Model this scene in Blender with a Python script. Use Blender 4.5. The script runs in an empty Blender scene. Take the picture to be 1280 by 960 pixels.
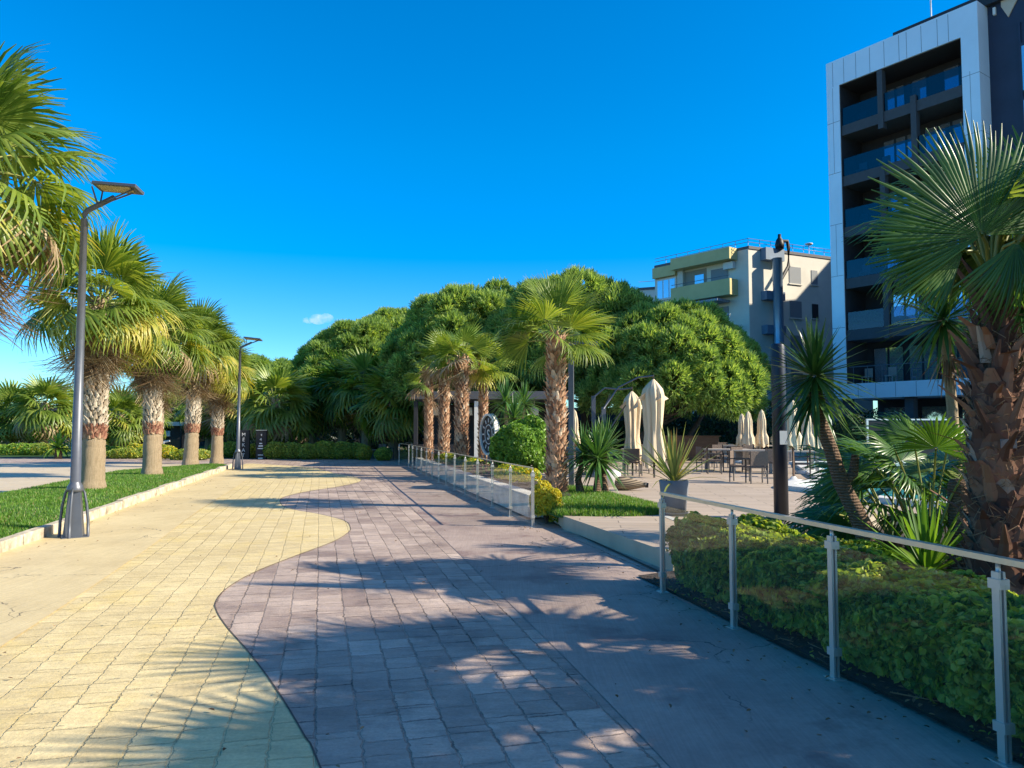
import bpy, math, random
import numpy as np
from mathutils import Vector, Matrix
C = bpy.context
SC = C.scene
COL = SC.collection
R_ = math.radians
CAMZ = 1.65
TH = math.atan(57/960)
CT, ST = math.cos(TH), math.sin(TH)

def ray(px, py):
    u = (px-640)/960; v = (480-py)/960
    return u, CT-v*ST, ST+v*CT

def G(px, py, z=0.0):
    x, y, w = ray(px, py); t = (z-CAMZ)/w
    return (x*t, y*t)

def P(px, py, Y):
    x, y, w = ray(px, py); t = Y/y
    return (x*t, Y, CAMZ+w*t)

# ------------------------------------------------------------------ mesh builder
class MB:
    def __init__(s): s.v = []; s.f = []; s.n = 0
    def add(s, v, f, mi=0, sm=False):
        v = np.asarray(v, float).reshape(-1, 3); f = np.asarray(f, int)
        if f.ndim == 1: f = f[None]
        s.v.append(v); s.f.append((f+s.n, mi, sm)); s.n += len(v)
    def box(s, c, d, rz=0, mi=0, top=None):
        x, y, z = [k/2 for k in d]; tx = ty = 1
        if top: tx, ty = top
        p = np.array([(-x,-y,-z),(x,-y,-z),(x,y,-z),(-x,y,-z),(-x*tx,-y*ty,z),(x*tx,-y*ty,z),(x*tx,y*ty,z),(-x*tx,y*ty,z)])
        if rz:
            a, b = math.cos(rz), math.sin(rz)
            p = np.stack([p[:,0]*a-p[:,1]*b, p[:,0]*b+p[:,1]*a, p[:,2]], 1)
        s.add(p+np.array(c), [(0,3,2,1),(4,5,6,7),(0,1,5,4),(1,2,6,5),(2,3,7,6),(3,0,4,7)], mi)
    def bb(s, a, b, mi=0):
        a = np.array(a, float); b = np.array(b, float)
        s.box((a+b)/2, np.abs(b-a), 0, mi)
    def tube(s, pts, rad, n=8, mi=0, sm=True, cap=True):
        pts = np.asarray(pts, float); m = len(pts)
        rad = np.broadcast_to(np.asarray(rad, float), (m,))
        T = np.gradient(pts, axis=0) if m > 2 else np.repeat((pts[1]-pts[0])[None], 2, 0)
        T /= np.linalg.norm(T, axis=1)[:, None]+1e-9
        ref = np.array([0,0,1.]) if abs(T[:,2]).mean() < .9 else np.array([1.,0,0])
        A = np.cross(T, ref); A /= np.linalg.norm(A, axis=1)[:, None]+1e-9
        B = np.cross(T, A)
        an = np.arange(n)*2*math.pi/n
        v = pts[:,None]+rad[:,None,None]*(np.cos(an)[None,:,None]*A[:,None]+np.sin(an)[None,:,None]*B[:,None])
        i, j = np.meshgrid(np.arange(m-1), np.arange(n), indexing='ij'); j2 = (j+1) % n
        f = np.stack([i*n+j, i*n+j2, (i+1)*n+j2, (i+1)*n+j], -1).reshape(-1, 4)
        base = s.n
        s.add(v, f, mi, sm)
        if cap:
            s.f.append((np.arange(n)[None]+base, mi, False)); s.f.append((np.arange(n)[::-1][None]+base+(m-1)*n, mi, False))
    def lathe(s, prof, c=(0,0,0), n=20, mi=0, sm=True, sq=(1,1)):
        prof = np.asarray(prof, float); m = len(prof); an = np.arange(n)*2*math.pi/n
        v = np.stack([prof[:,0][:,None]*np.cos(an)*sq[0], prof[:,0][:,None]*np.sin(an)*sq[1], np.repeat(prof[:,1][:,None], n, 1)], -1)+np.array(c)
        i, j = np.meshgrid(np.arange(m-1), np.arange(n), indexing='ij'); j2 = (j+1) % n
        s.add(v, np.stack([i*n+j, i*n+j2, (i+1)*n+j2, (i+1)*n+j], -1).reshape(-1, 4), mi, sm)
    def prism(s, poly, z0, z1, mi=0):
        n = len(poly); p = np.array(poly, float)
        if np.sum(p[:,0]*np.roll(p[:,1],-1)-np.roll(p[:,0],-1)*p[:,1]) < 0: p = p[::-1]
        v = np.concatenate([np.c_[p, np.full(n, z0)], np.c_[p, np.full(n, z1)]])
        b = s.n
        s.add(v, [(i, (i+1) % n, n+(i+1) % n, n+i) for i in range(n)], mi)
        s.f.append((np.arange(n, 2*n)[None]+b, mi, False)); s.f.append((np.arange(n)[::-1][None]+b, mi, False))
    def flat(s, poly, z, mi=0):
        p = np.array(poly, float)
        if np.sum(p[:,0]*np.roll(p[:,1],-1)-np.roll(p[:,0],-1)*p[:,1]) < 0: p = p[::-1]
        s.add(np.c_[p, np.full(len(p), z)], np.arange(len(p))[None], mi)
    def mesh(s, name, mats):
        me = bpy.data.meshes.new(name)
        v = np.concatenate(s.v); me.vertices.add(len(v)); me.vertices.foreach_set('co', v.ravel())
        li = np.concatenate([f.ravel() for f, _, _ in s.f]); nf = sum(len(f) for f, _, _ in s.f)
        sz = np.concatenate([np.full(len(f), f.shape[1]) for f, _, _ in s.f])
        mi = np.concatenate([np.full(len(f), m) if np.isscalar(m) else np.asarray(m) for f, m, _ in s.f])
        sm = np.concatenate([np.full(len(f), k) for f, _, k in s.f])
        me.loops.add(len(li)); me.loops.foreach_set('vertex_index', li)
        me.polygons.add(nf); me.polygons.foreach_set('loop_start', np.concatenate([[0], np.cumsum(sz)[:-1]]).astype(int))
        me.polygons.foreach_set('loop_total', sz.astype(int))
        me.polygons.foreach_set('material_index', mi.astype(int)); me.polygons.foreach_set('use_smooth', sm.astype(bool))
        for m in (mats if isinstance(mats, (list, tuple)) else [mats]): me.materials.append(m)
        me.update(calc_edges=True); me.validate()
        return me
    def build(s, name, mats, parent=None, bevel=0):
        o = bpy.data.objects.new(name, s.mesh(name, mats)); COL.objects.link(o)
        if parent: o.parent = parent
        if bevel:
            b = o.modifiers.new('bevel', 'BEVEL'); b.width = bevel; b.segments = 2; b.limit_method = 'ANGLE'
        return o

def tag(o, label=None, cat=None, group=None, kind=None):
    if label: o['label'] = label
    if cat: o['category'] = cat
    if group: o['group'] = group
    if kind: o['kind'] = kind
    return o
def thing(name, label, cat, loc=(0,0,0), rz=0, group=None, sc=1):
    o = bpy.data.objects.new(name, None); COL.objects.link(o)
    o.empty_display_size = .2
    o.location = loc; o.rotation_euler = (0,0,rz); o.scale = (sc,)*3
    return tag(o, label, cat, group)
def copy_tree(o, parent=None):
    c = o.copy(); COL.objects.link(c); c.parent = parent
    for ch in list(o.children): copy_tree(ch, c)
    return c
def dup(root, label, loc, rz=0, sc=1, group=None):
    c = copy_tree(root); c.location = loc; c.rotation_euler = (0,0,rz); c.scale = (sc,)*3
    c['label'] = label
    if group: c['group'] = group
    return c
def link_mesh(name, me, parent=None, loc=(0,0,0), rz=0, sc=1):
    o = bpy.data.objects.new(name, me); COL.objects.link(o); o.parent = parent
    o.location = loc; o.rotation_euler = (0,0,rz); o.scale = (sc,)*3 if np.isscalar(sc) else sc
    return o

# ------------------------------------------------------------------ materials
def nt(name):
    m = bpy.data.materials.new(name); m.use_nodes = True
    n = m.node_tree; b = n.nodes['Principled BSDF']
    return m, n, b
def N(n, t, **k):
    o = n.nodes.new(t)
    for a, b in k.items():
        if a[0] == '_': o.inputs[a[1:].replace('_', ' ')].default_value = b
        else: setattr(o, a, b)
    return o
def rgba(c): return (c[0], c[1], c[2], 1)
def ramp(n, fac, stops):
    r = N(n, 'ShaderNodeValToRGB'); e = r.color_ramp.elements
    while len(e) < len(stops): e.new(.5)
    for k, (p, c) in enumerate(stops): e[k].position = p; e[k].color = rgba(c)
    n.links.new(fac, r.inputs[0]); return r.outputs[0]
def mix(n, fac, a, b, mode='MIX'):
    m = N(n, 'ShaderNodeMix', data_type='RGBA', blend_type=mode)
    for s, v in ((0, fac), (6, a), (7, b)):
        if hasattr(v, 'is_linked'): n.links.new(v, m.inputs[s])
        else: m.inputs[s].default_value = v if s == 0 else rgba(v)
    return m.outputs[2]
def math_(n, op, a, b=None, clamp=False):
    m = N(n, 'ShaderNodeMath', operation=op, use_clamp=clamp)
    for s, v in ((0, a), (1, b)):
        if v is None: continue
        if hasattr(v, 'is_linked'): n.links.new(v, m.inputs[s])
        else: m.inputs[s].default_value = v
    return m.outputs[0]
def noise(n, co, scale, detail=4, rough=.6):
    t = N(n, 'ShaderNodeTexNoise', _Scale=scale, _Detail=detail, _Roughness=rough)
    n.links.new(co, t.inputs['Vector']); return t.outputs['Fac']
def coord(n, kind='Object', scale=None, rz=0):
    c = N(n, 'ShaderNodeTexCoord').outputs[kind]
    if scale or rz:
        m = N(n, 'ShaderNodeMapping'); n.links.new(c, m.inputs[0])
        if scale: m.inputs['Scale'].default_value = scale
        m.inputs['Rotation'].default_value = (0, 0, rz); c = m.outputs[0]
    return c
def bump(n, b, h, strength=.4, dist=.02):
    k = N(n, 'ShaderNodeBump', _Strength=strength, _Distance=dist)
    n.links.new(h, k.inputs['Height']); n.links.new(k.outputs[0], b.inputs['Normal'])
def S(c, k): return tuple(min(1, x*k) for x in c)
def pm(name, col, rough=.6, var=.2, scale=4, bmp=0, metal=0, spec=.4, stretch=None, col2=None):
    m, n, b = nt(name); co = coord(n, 'Object', stretch)
    f = noise(n, co, scale, 5)
    n.links.new(ramp(n, f, [(.3, S(col, 1-var)), (.7, col2 or S(col, 1+var))]), b.inputs['Base Color'])
    r2 = noise(n, co, scale*3, 3)
    n.links.new(math_(n, 'MULTIPLY_ADD', r2, .25) if False else math_(n, 'ADD', math_(n, 'MULTIPLY', r2, .2), rough-.1), b.inputs['Roughness'])
    b.inputs['Metallic'].default_value = metal; b.inputs['Specular IOR Level'].default_value = spec
    if bmp: bump(n, b, noise(n, co, scale*6, 5), bmp, .02)
    return m
def leafm(name, stops, trans=.3, rough=.45, spec=.4, tcol=None, var=None):
    m, n, b = nt(name)
    g = N(n, 'ShaderNodeNewGeometry').outputs['Random Per Island']
    c = ramp(n, g, stops)
    if var: c = mix(n, 1, c, ramp(n, noise(n, coord(n), var, 4, .7), [(.32,(.55,.62,.6)),(.5,(1,1,1)),(.68,(1.25,1.12,.9))]), 'MULTIPLY')
    n.links.new(c, b.inputs['Base Color']); b.inputs['Roughness'].default_value = rough
    b.inputs['Specular IOR Level'].default_value = spec
    t = N(n, 'ShaderNodeBsdfTranslucent'); k = mix(n, 1, c, tcol or (1.6, 1.5, .6), 'MULTIPLY'); n.links.new(k, t.inputs[0])
    x = N(n, 'ShaderNodeMixShader'); x.inputs[0].default_value = trans
    n.links.new(b.outputs[0], x.inputs[1]); n.links.new(t.outputs[0], x.inputs[2])
    n.links.new(x.outputs[0], n.nodes['Material Output'].inputs[0])
    return m
def glassm(name, tint, rough=.02, refl=1.0, base=.04):
    m, n, b = nt(name); n.nodes.remove(b)
    lw = N(n, 'ShaderNodeLayerWeight'); lw.inputs[0].default_value = .5
    fr = math_(n, 'POWER', lw.outputs['Facing'], 4.5)
    f = math_(n, 'ADD', math_(n, 'MULTIPLY', fr, refl), base, True)
    t = N(n, 'ShaderNodeBsdfTransparent'); t.inputs[0].default_value = rgba(tint)
    g = N(n, 'ShaderNodeBsdfGlossy'); g.inputs['Roughness'].default_value = rough
    x = N(n, 'ShaderNodeMixShader'); n.links.new(f, x.inputs[0]); n.links.new(t.outputs[0], x.inputs[1]); n.links.new(g.outputs[0], x.inputs[2])
    n.links.new(x.outputs[0], n.nodes['Material Output'].inputs[0])
    return m
def brickm(name, c1, c2, joint, rz, wear, jvar, jk=1.0):
    """stamped concrete: irregular courses running along the path"""
    m, n, b = nt(name); co = coord(n)
    mp = N(n, 'ShaderNodeMapping'); mp.inputs['Rotation'].default_value = (0, 0, rz)
    nz = N(n, 'ShaderNodeTexNoise', _Scale=3.5, _Detail=4); n.links.new(co, nz.inputs['Vector'])
    nz2 = N(n, 'ShaderNodeTexNoise', _Scale=.8, _Detail=2); n.links.new(co, nz2.inputs['Vector'])
    def off(src, k):
        v = N(n, 'ShaderNodeVectorMath', operation='SUBTRACT'); n.links.new(src, v.inputs[0]); v.inputs[1].default_value = (.5,.5,.5)
        w = N(n, 'ShaderNodeVectorMath', operation='SCALE'); n.links.new(v.outputs[0], w.inputs[0]); w.inputs[3].default_value = k; return w.outputs[0]
    a = N(n, 'ShaderNodeVectorMath', operation='ADD'); n.links.new(co, a.inputs[0]); n.links.new(off(nz.outputs['Color'], .03), a.inputs[1])
    a2 = N(n, 'ShaderNodeVectorMath', operation='ADD'); n.links.new(a.outputs[0], a2.inputs[0]); n.links.new(off(nz2.outputs['Color'], .035), a2.inputs[1])
    nz3 = N(n, 'ShaderNodeTexNoise', _Scale=14, _Detail=4, _Roughness=.7); n.links.new(co, nz3.inputs['Vector'])
    a3 = N(n, 'ShaderNodeVectorMath', operation='ADD'); n.links.new(a2.outputs[0], a3.inputs[0]); n.links.new(off(nz3.outputs['Color'], .05), a3.inputs[1])
    n.links.new(a3.outputs[0], mp.inputs[0])
    bt = N(n, 'ShaderNodeTexBrick', _Scale=1, offset=.43, offset_frequency=2, squash=.62, squash_frequency=3)
    bt.inputs['Brick Width'].default_value = .40; bt.inputs['Row Height'].default_value = .235
    bt.inputs['Mortar Size'].default_value = .0085; bt.inputs['Mortar Smooth'].default_value = .6
    bt.inputs['Color1'].default_value = (0,0,0,1); bt.inputs['Color2'].default_value = (1,1,1,1); bt.inputs['Mortar'].default_value = (.5,.5,.5,1)
    n.links.new(mp.outputs[0], bt.inputs['Vector'])
    sep = N(n, 'ShaderNodeSeparateColor'); n.links.new(bt.outputs['Color'], sep.inputs[0])
    big = noise(n, co, .45, 5, .65); mid = noise(n, co, 6, 6, .7); fine = noise(n, co, 45, 4, .7)
    tone = math_(n, 'ADD', math_(n, 'MULTIPLY', sep.outputs[0], .28), math_(n, 'ADD', math_(n, 'MULTIPLY', big, .75), math_(n, 'MULTIPLY', mid, .4)))
    base = ramp(n, tone, [(.45, c1), (.95, c2)])
    base = mix(n, math_(n, 'MULTIPLY', ramp(n, noise(n, co, 1.1, 7, .75), [(.5, (0,0,0)), (.66, (1,1,1))]), .55), base, wear)
    base = mix(n, .45, base, ramp(n, fine, [(.3, (.5,.5,.5)), (.7, (1.0,1.0,1.0))]), 'MULTIPLY')
    base = mix(n, .5, base, ramp(n, noise(n, coord(n, 'Object', (1.2, 5, 1)), 2.2, 6, .72), [(.35, (.62,.58,.52)), (.6, (1,1,1))]), 'MULTIPLY')
    jn = ramp(n, noise(n, co, .55, 4, .6), [(.4, (jvar,)*3), (.62, (1,1,1))])
    b2 = N(n, 'ShaderNodeTexBrick', _Scale=1, offset=.71, offset_frequency=3)   # extra splits in some stones
    b2.inputs['Brick Width'].default_value = .27; b2.inputs['Row Height'].default_value = .235; b2.inputs['Mortar Size'].default_value = .006; b2.inputs['Mortar Smooth'].default_value = .5
    n.links.new(mp.outputs[0], b2.inputs['Vector'])
    x2 = math_(n, 'MULTIPLY', b2.outputs['Fac'], ramp(n, noise(n, co, 2.1, 2), [(.54,(0,0,0)),(.56,(1,1,1))]))
    bf = math_(n, 'MAXIMUM', bt.outputs['Fac'], x2)
    jm = math_(n, 'MULTIPLY', bf, jn)
    jm = math_(n, 'MULTIPLY', jm, ramp(n, noise(n, co, 3.0, 5, .7), [(.43, (.02,)*3), (.57, (1,1,1))]))
    jm = math_(n, 'MULTIPLY', jm, jk)
    colr = mix(n, jm, base, joint)
    n.links.new(colr, b.inputs['Base Color'])
    n.links.new(ramp(n, mid, [(.3, (.5,)*3), (.7, (.75,)*3)]), b.inputs['Roughness'])
    b.inputs['Specular IOR Level'].default_value = .35
    h = math_(n, 'ADD', math_(n, 'MULTIPLY', bf, -1.0), math_(n, 'ADD', math_(n, 'MULTIPLY', mid, .8), math_(n, 'MULTIPLY', fine, .2)))
    h = math_(n, 'ADD', h, math_(n, 'MULTIPLY', sep.outputs[0], .15))
    bump(n, b, h, .95, .016)
    return m
PATH = math.atan2(1, -.25)
M = {}
M['purple'] = brickm('stamped_purple', (.30,.215,.175), (.66,.52,.42), (.035,.028,.025), -PATH, (.17,.12,.10), .35)
M['yellow'] = brickm('stamped_yellow', (.64,.50,.25), (.86,.70,.37), (.22,.17,.08), -PATH, (.82,.62,.22), .0, .55)
def smoothm(name, c1, c2, rz, stain, spots=(.12,.09,.08)):
    m, n, b = nt(name); co = coord(n); mp = coord(n, 'Object', (60, 1.2, 1), rz)
    s = noise(n, mp, 1.2, 3)
    big = noise(n, co, .6, 6, .7)
    c = ramp(n, big, [(.3, c1), (.7, c2)])
    c = mix(n, .4, c, ramp(n, s, [(.3, (.5,.5,.5)), (.7, (1,1,1))]), 'MULTIPLY')
    vo = N(n, 'ShaderNodeTexVoronoi', feature='DISTANCE_TO_EDGE', _Scale=.42)
    vm = N(n, 'ShaderNodeVectorMath', operation='ADD'); n.links.new(co, vm.inputs[0]); nv = N(n, 'ShaderNodeTexNoise', _Scale=1.6, _Detail=6); n.links.new(co, nv.inputs['Vector']); n.links.new(nv.outputs['Color'], vm.inputs[1]); n.links.new(vm.outputs[0], vo.inputs['Vector'])
    ck = math_(n, 'MULTIPLY', math_(n, 'LESS_THAN', vo.outputs['Distance'], .0035), ramp(n, noise(n, co, .7, 3), [(.48,(0,0,0)),(.55,(.8,.8,.8))]))
    c = mix(n, ck, c, (.06,.05,.045))
    c = mix(n, math_(n, 'MULTIPLY', ramp(n, noise(n, co, 3.5, 8, .8), [(.5,(0,0,0)),(.75,(1,1,1))]), .35), c, S(c1, .55))
    c = mix(n, .3, c, ramp(n, noise(n, co, 30, 5, .7), [(.3, (.55,)*3), (.7, (1,1,1))]), 'MULTIPLY')
    c = mix(n, math_(n, 'MULTIPLY', ramp(n, noise(n, co, .9, 7, .65), [(.55, (0,0,0)), (.63, (1,1,1))]), stain), c, spots)
    n.links.new(c, b.inputs['Base Color']); b.inputs['Roughness'].default_value = .62; b.inputs['Specular IOR Level'].default_value = .35
    bump(n, b, math_(n, 'ADD', s, noise(n, co, 25, 4)), .35, .006)
    return m
M['band_r'] = smoothm('brushed_margin', (.29,.21,.175), (.52,.40,.325), R_(14), .85, (.21,.14,.12))
M['band_l'] = smoothm('smooth_yellow_margin', (.64,.50,.26), (.80,.65,.36), R_(12), .12, (.4,.3,.15))
M['plaza'] = smoothm('plaza_concrete', (.62,.50,.32), (.72,.59,.40), 0, .15, (.4,.33,.24))
M['kerb'] = pm('kerb_stone', (.36,.29,.20), .85, .22, 5, .6, col2=(.70,.62,.47))
M['ground'] = pm('far_ground', (.22,.19,.13), .9, .3, .3, .3)
M['soil'] = pm('soil', (.05,.04,.032), .95, .5, 9, 1)
def grassm():
    m = leafm('grass_blades', [(0,(.07,.165,.02)),(.5,(.125,.27,.03)),(.93,(.2,.34,.05)),(.95,(.36,.30,.14)),(1,(.42,.34,.18))], .35, .5)
    n = m.node_tree; b = n.nodes['Principled BSDF']; src = b.inputs['Base Color'].links[0].from_socket
    f = ramp(n, noise(n, coord(n), .9, 5, .65), [(.3,(.62,.68,.5)),(.55,(1,1,1)),(.75,(1.25,1.05,.9))])
    c = mix(n, 1, src, f, 'MULTIPLY'); n.links.new(c, b.inputs['Base Color'])
    return m
M['turf'] = pm('turf_base', (.05,.11,.02), .9, .4, 3, .5)
M['grass'] = grassm()
def plankm(name, c1, c2, rz):
    m, n, b = nt(name); mp = coord(n, 'Object', None, rz)
    bt = N(n, 'ShaderNodeTexBrick', _Scale=1, offset=.5)
    bt.inputs['Brick Width'].default_value = 1.2; bt.inputs['Row Height'].default_value = .30; bt.inputs['Mortar Size'].default_value = .008
    bt.inputs['Color1'].default_value = rgba(c1); bt.inputs['Color2'].default_value = rgba(c2); bt.inputs['Mortar'].default_value = rgba(S(c1,.45))
    n.links.new(mp, bt.inputs['Vector'])
    g = noise(n, coord(n, 'Object', (2, 25, 1), rz), 1.5, 5)
    c = mix(n, .35, bt.outputs['Color'], ramp(n, g, [(.3,(.55,.5,.5)),(.7,(1,1,1))]), 'MULTIPLY')
    n.links.new(c, b.inputs['Base Color']); b.inputs['Roughness'].default_value = .6
    bump(n, b, bt.outputs['Fac'], -.3, .005)
    return m
M['terrace'] = plankm('terrace_tiles', (.43,.34,.25), (.52,.42,.32), R_(5))
M['riser'] = pm('step_riser', (.42,.36,.27), .7, .12, 2, .15)
M['white_stone'] = pm('white_wall', (.62,.60,.56), .85, .25, 2.5, .4)
M['coping'] = pm('pool_coping', (.60,.59,.56), .6, .06)
m, n, b = nt('pool_water'); b.inputs['Base Color'].default_value = (.02,.38,.42,1); b.inputs['Roughness'].default_value = .05
bump(n, b, noise(n, coord(n), 2.2, 3), .25, .05); M['water'] = m
M['lamp'] = pm('lamp_grey_paint', (.10,.11,.13), .45, .12, 6, 0, .3, .5)
M['lamp_light'] = pm('lamp_pole_paint', (.125,.135,.155), .4, .08, 6, 0, .4, .5)
M['led'] = pm('led_panel', (.45,.36,.16), .4, .3, 20)
M['steel'] = pm('stainless_steel', (.50,.50,.47), .38, .05, 3, 0, .55)
M['rail'] = pm('rail_beige_metal', (.60,.52,.40), .35, .08, 8, 0, .6)
M['glass'] = glassm('fence_glass', (.975,.98,.96), .015, .6, .022)
M['pole'] = pm('dark_pole_paint', (.013,.018,.032), .4, .15, 4, 0, .2, .5)
M['post_white'] = pm('white_paint', (.72,.71,.68), .5, .06)
M['black'] = pm('black_paint', (.012,.012,.014), .5, .2)
M['dark'] = pm('dark_panel', (.025,.025,.03), .6, .2)
M['grey_roof'] = pm('grey_fascia', (.085,.09,.105), .6, .12)
M['wood'] = pm('brown_wood', (.14,.07,.035), .6, .3, 3, .2, stretch=(1,12,12))
M['rattan'] = pm('brown_rattan', (.16,.115,.09), .65, .25, 40, .6)
M['rattan_l'] = pm('greige_chair', (.30,.26,.23), .6, .2, 30, .3)
M['table'] = pm('table_top', (.42,.36,.30), .55, .12)
M['chair_d'] = pm('dark_chair_frame', (.05,.045,.045), .5, .2)
M['canvas'] = pm('cream_canvas', (.66,.53,.36), .85, .10, 3, .25, stretch=(6,6,1))
M['canvas_w'] = pm('pale_canvas', (.62,.60,.50), .85, .10, 3, .25, stretch=(6,6,1))
M['pot'] = pm('grey_pot', (.16,.17,.19), .55, .12, 3, .1)
M['white_pot'] = pm('white_pot', (.60,.58,.55), .6, .1, 3, .1)
M['canary'] = leafm('yellow_leaves', [(0,(.45,.36,.02)),(.5,(.62,.52,.03)),(1,(.30,.36,.04))], .3)
M['hedge'] = leafm('hedge_leaves', [(0,(.11,.18,.04)),(.55,(.27,.38,.07)),(.9,(.42,.48,.10)),(1,(.50,.54,.16))], .5, .42, .35, None, 3.2)
M['hedge_y'] = leafm('hedge_new_growth', [(0,(.16,.22,.03)),(.6,(.36,.34,.04)),(1,(.52,.44,.04))], .3, .35)
M['bush'] = leafm('bush_leaves', [(0,(.07,.16,.02)),(.55,(.15,.30,.035)),(1,(.28,.44,.07))], .35, .4)
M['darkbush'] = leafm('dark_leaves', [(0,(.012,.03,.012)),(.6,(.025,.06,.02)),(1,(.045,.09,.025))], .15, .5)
M['twig'] = pm('twig_bark', (.09,.065,.045), .9, .3, 10, .6)
M['palm'] = leafm('palm_green', [(0,(.09,.165,.025)),(.5,(.17,.25,.04)),(1,(.29,.36,.075))], .4, .38, .5, None, 1.1)
M['palm_y'] = leafm('palm_yellow_green', [(0,(.27,.30,.04)),(.5,(.40,.39,.06)),(1,(.52,.43,.10))], .38, .4, .45)
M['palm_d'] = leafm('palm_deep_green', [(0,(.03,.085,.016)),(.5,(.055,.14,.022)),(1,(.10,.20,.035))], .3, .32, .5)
M['dry'] = leafm('dry_frond', [(0,(.22,.15,.08)),(.5,(.38,.28,.16)),(1,(.52,.42,.28))], .2, .7, .2, (1.1,1,.8))
M['dry_r'] = leafm('dry_frond_brown', [(0,(.10,.06,.035)),(.5,(.2,.125,.07)),(1,(.33,.22,.13))], .15, .7, .2, (1.1,1,.8))
M['petiole'] = leafm('petiole_green', [(0,(.2,.24,.05)),(1,(.33,.33,.10))], .1, .4)
M['yucca'] = leafm('yucca_leaves', [(0,(.035,.11,.03)),(.5,(.065,.17,.04)),(1,(.15,.27,.07))], .25, .32, .5)
M['yucca_d'] = leafm('yucca_dark_leaves', [(0,(.02,.07,.018)),(.5,(.045,.12,.025)),(1,(.10,.2,.04))], .25, .32, .5)
M['phorm'] = leafm('striped_blades', [(0,(.10,.17,.04)),(.45,(.34,.36,.10)),(.8,(.20,.24,.05)),(1,(.30,.14,.08))], .25, .4)
M['pine'] = leafm('pine_needles', [(0,(.10,.185,.055)),(.5,(.22,.35,.10)),(1,(.42,.55,.19))], .48, .5, .3, None, 1.6)
M['pine_bark'] = pm('pine_bark', (.10,.075,.06), .95, .35, 4, 1, stretch=(3,3,.7))
def ringm(name, c1, c2, sc=16):
    m, n, b = nt(name); co = coord(n)
    w = N(n, 'ShaderNodeTexWave', wave_type='BANDS', bands_direction='Z', _Scale=sc, _Distortion=2.5, _Detail=3); w.inputs['Detail Scale'].default_value = 2
    n.links.new(co, w.inputs['Vector'])
    f = math_(n, 'ADD', math_(n, 'MULTIPLY', w.outputs['Fac'], .4), math_(n, 'MULTIPLY', noise(n, coord(n, 'Object', (9,9,1.5)), 3, 5, .7), .8))
    n.links.new(ramp(n, math_(n, 'ADD', f, math_(n, 'MULTIPLY', noise(n, co, 22, 4, .8), .25)), [(.38, c1), (.95, c2)]), b.inputs['Base Color']); b.inputs['Roughness'].default_value = .95
    bump(n, b, f, 1.0, .035); return m
M['trunk_tan'] = ringm('palm_trunk_tan', (.30,.205,.12), (.72,.56,.36), 22)
M['trunk_brown'] = ringm('palm_trunk_brown', (.09,.055,.035), (.22,.14,.09), 9)
M['boot_l'] = leafm('leaf_base_pale', [(0,(.30,.24,.17)),(.5,(.46,.39,.30)),(1,(.60,.53,.42))], .02, .85, .2)
M['boot_red'] = leafm('leaf_base_red', [(0,(.17,.07,.05)),(.5,(.28,.13,.085)),(1,(.45,.30,.19))], .02, .85, .2)
M['boot_b'] = leafm('leaf_base_brown', [(0,(.24,.12,.07)),(.5,(.42,.24,.14)),(.85,(.56,.37,.24)),(1,(.62,.50,.37))], .02, .85, .2)
M['boot_n'] = leafm('leaf_base_rust', [(0,(.08,.042,.033)),(.55,(.18,.09,.06)),(.9,(.32,.165,.10)),(1,(.42,.34,.27))], .02, .8, .25)
M['fibre'] = pm('palm_fibre', (.15,.09,.055), .95, .5, 8, 1, stretch=(4,4,1))
# ------------------------------------------------------------------ plants
def frame(d, up=(0,0,1), roll=0):
    x = np.array(d, float); x /= np.linalg.norm(x)
    u = np.array(up, float); z = u-x*np.dot(u, x)
    if np.linalg.norm(z) < 1e-3: z = np.array([1.,0,0])-x*x[0]
    z /= np.linalg.norm(z); y = np.cross(z, x)
    if roll: y, z = y*math.cos(roll)+z*math.sin(roll), z*math.cos(roll)-y*math.sin(roll)
    return np.stack([x, y, z], 1)
def fan_leaf(mb, org, Rm, L, n, spread, mi, rng, split=.5, droop=.2, fold=.25, tip=.25, narrow=.62):
    a = np.linspace(-spread, spread, n)+rng.normal(0, .012, n)
    La = L*(.72+.28*np.cos(a*.6))*(1+rng.normal(0, .05, n)); h = spread/(n-1)
    t = np.array([.04, split, .8, 1.])
    r = La[:,None]*t
    w = np.stack([r[:,0]*h*1.02, r[:,1]*h*1.02, r[:,1]*h*narrow, np.full(n, .004*L)], 1)
    tp = tip*rng.uniform(.3, 1.5, n)
    z = -droop*L*t[None]**2.2-fold*np.abs(np.sin(a))[:,None]*r*.5-tp[:,None]*L*np.maximum(0, t-split)[None]**2*3
    r = r-(tp[:,None]*L*np.maximum(0, t-split)[None]**2*1.2)
    d = np.stack([np.cos(a), np.sin(a)], 1); p = np.stack([-np.sin(a), np.cos(a)], 1)
    v = np.zeros((n, 4, 3, 3))
    for k, s in enumerate((-1, 0, 1)):
        v[:,:,k,:2] = r[...,None]*d[:,None]+s*w[...,None]*p[:,None]
        v[:,:,k,2] = z+(w*.55 if s == 0 else 0)
    v = v.reshape(-1, 3)@Rm.T+np.array(org)
    i = np.arange(n)[:,None,None]*12; k = np.arange(3)[None,:,None]*3; c = np.arange(2)[None,None,:]
    b = i+k+c
    f = np.stack([b, b+1, b+4, b+3], -1).reshape(-1, 4)
    mb.add(v, f, mi, True)
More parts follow.
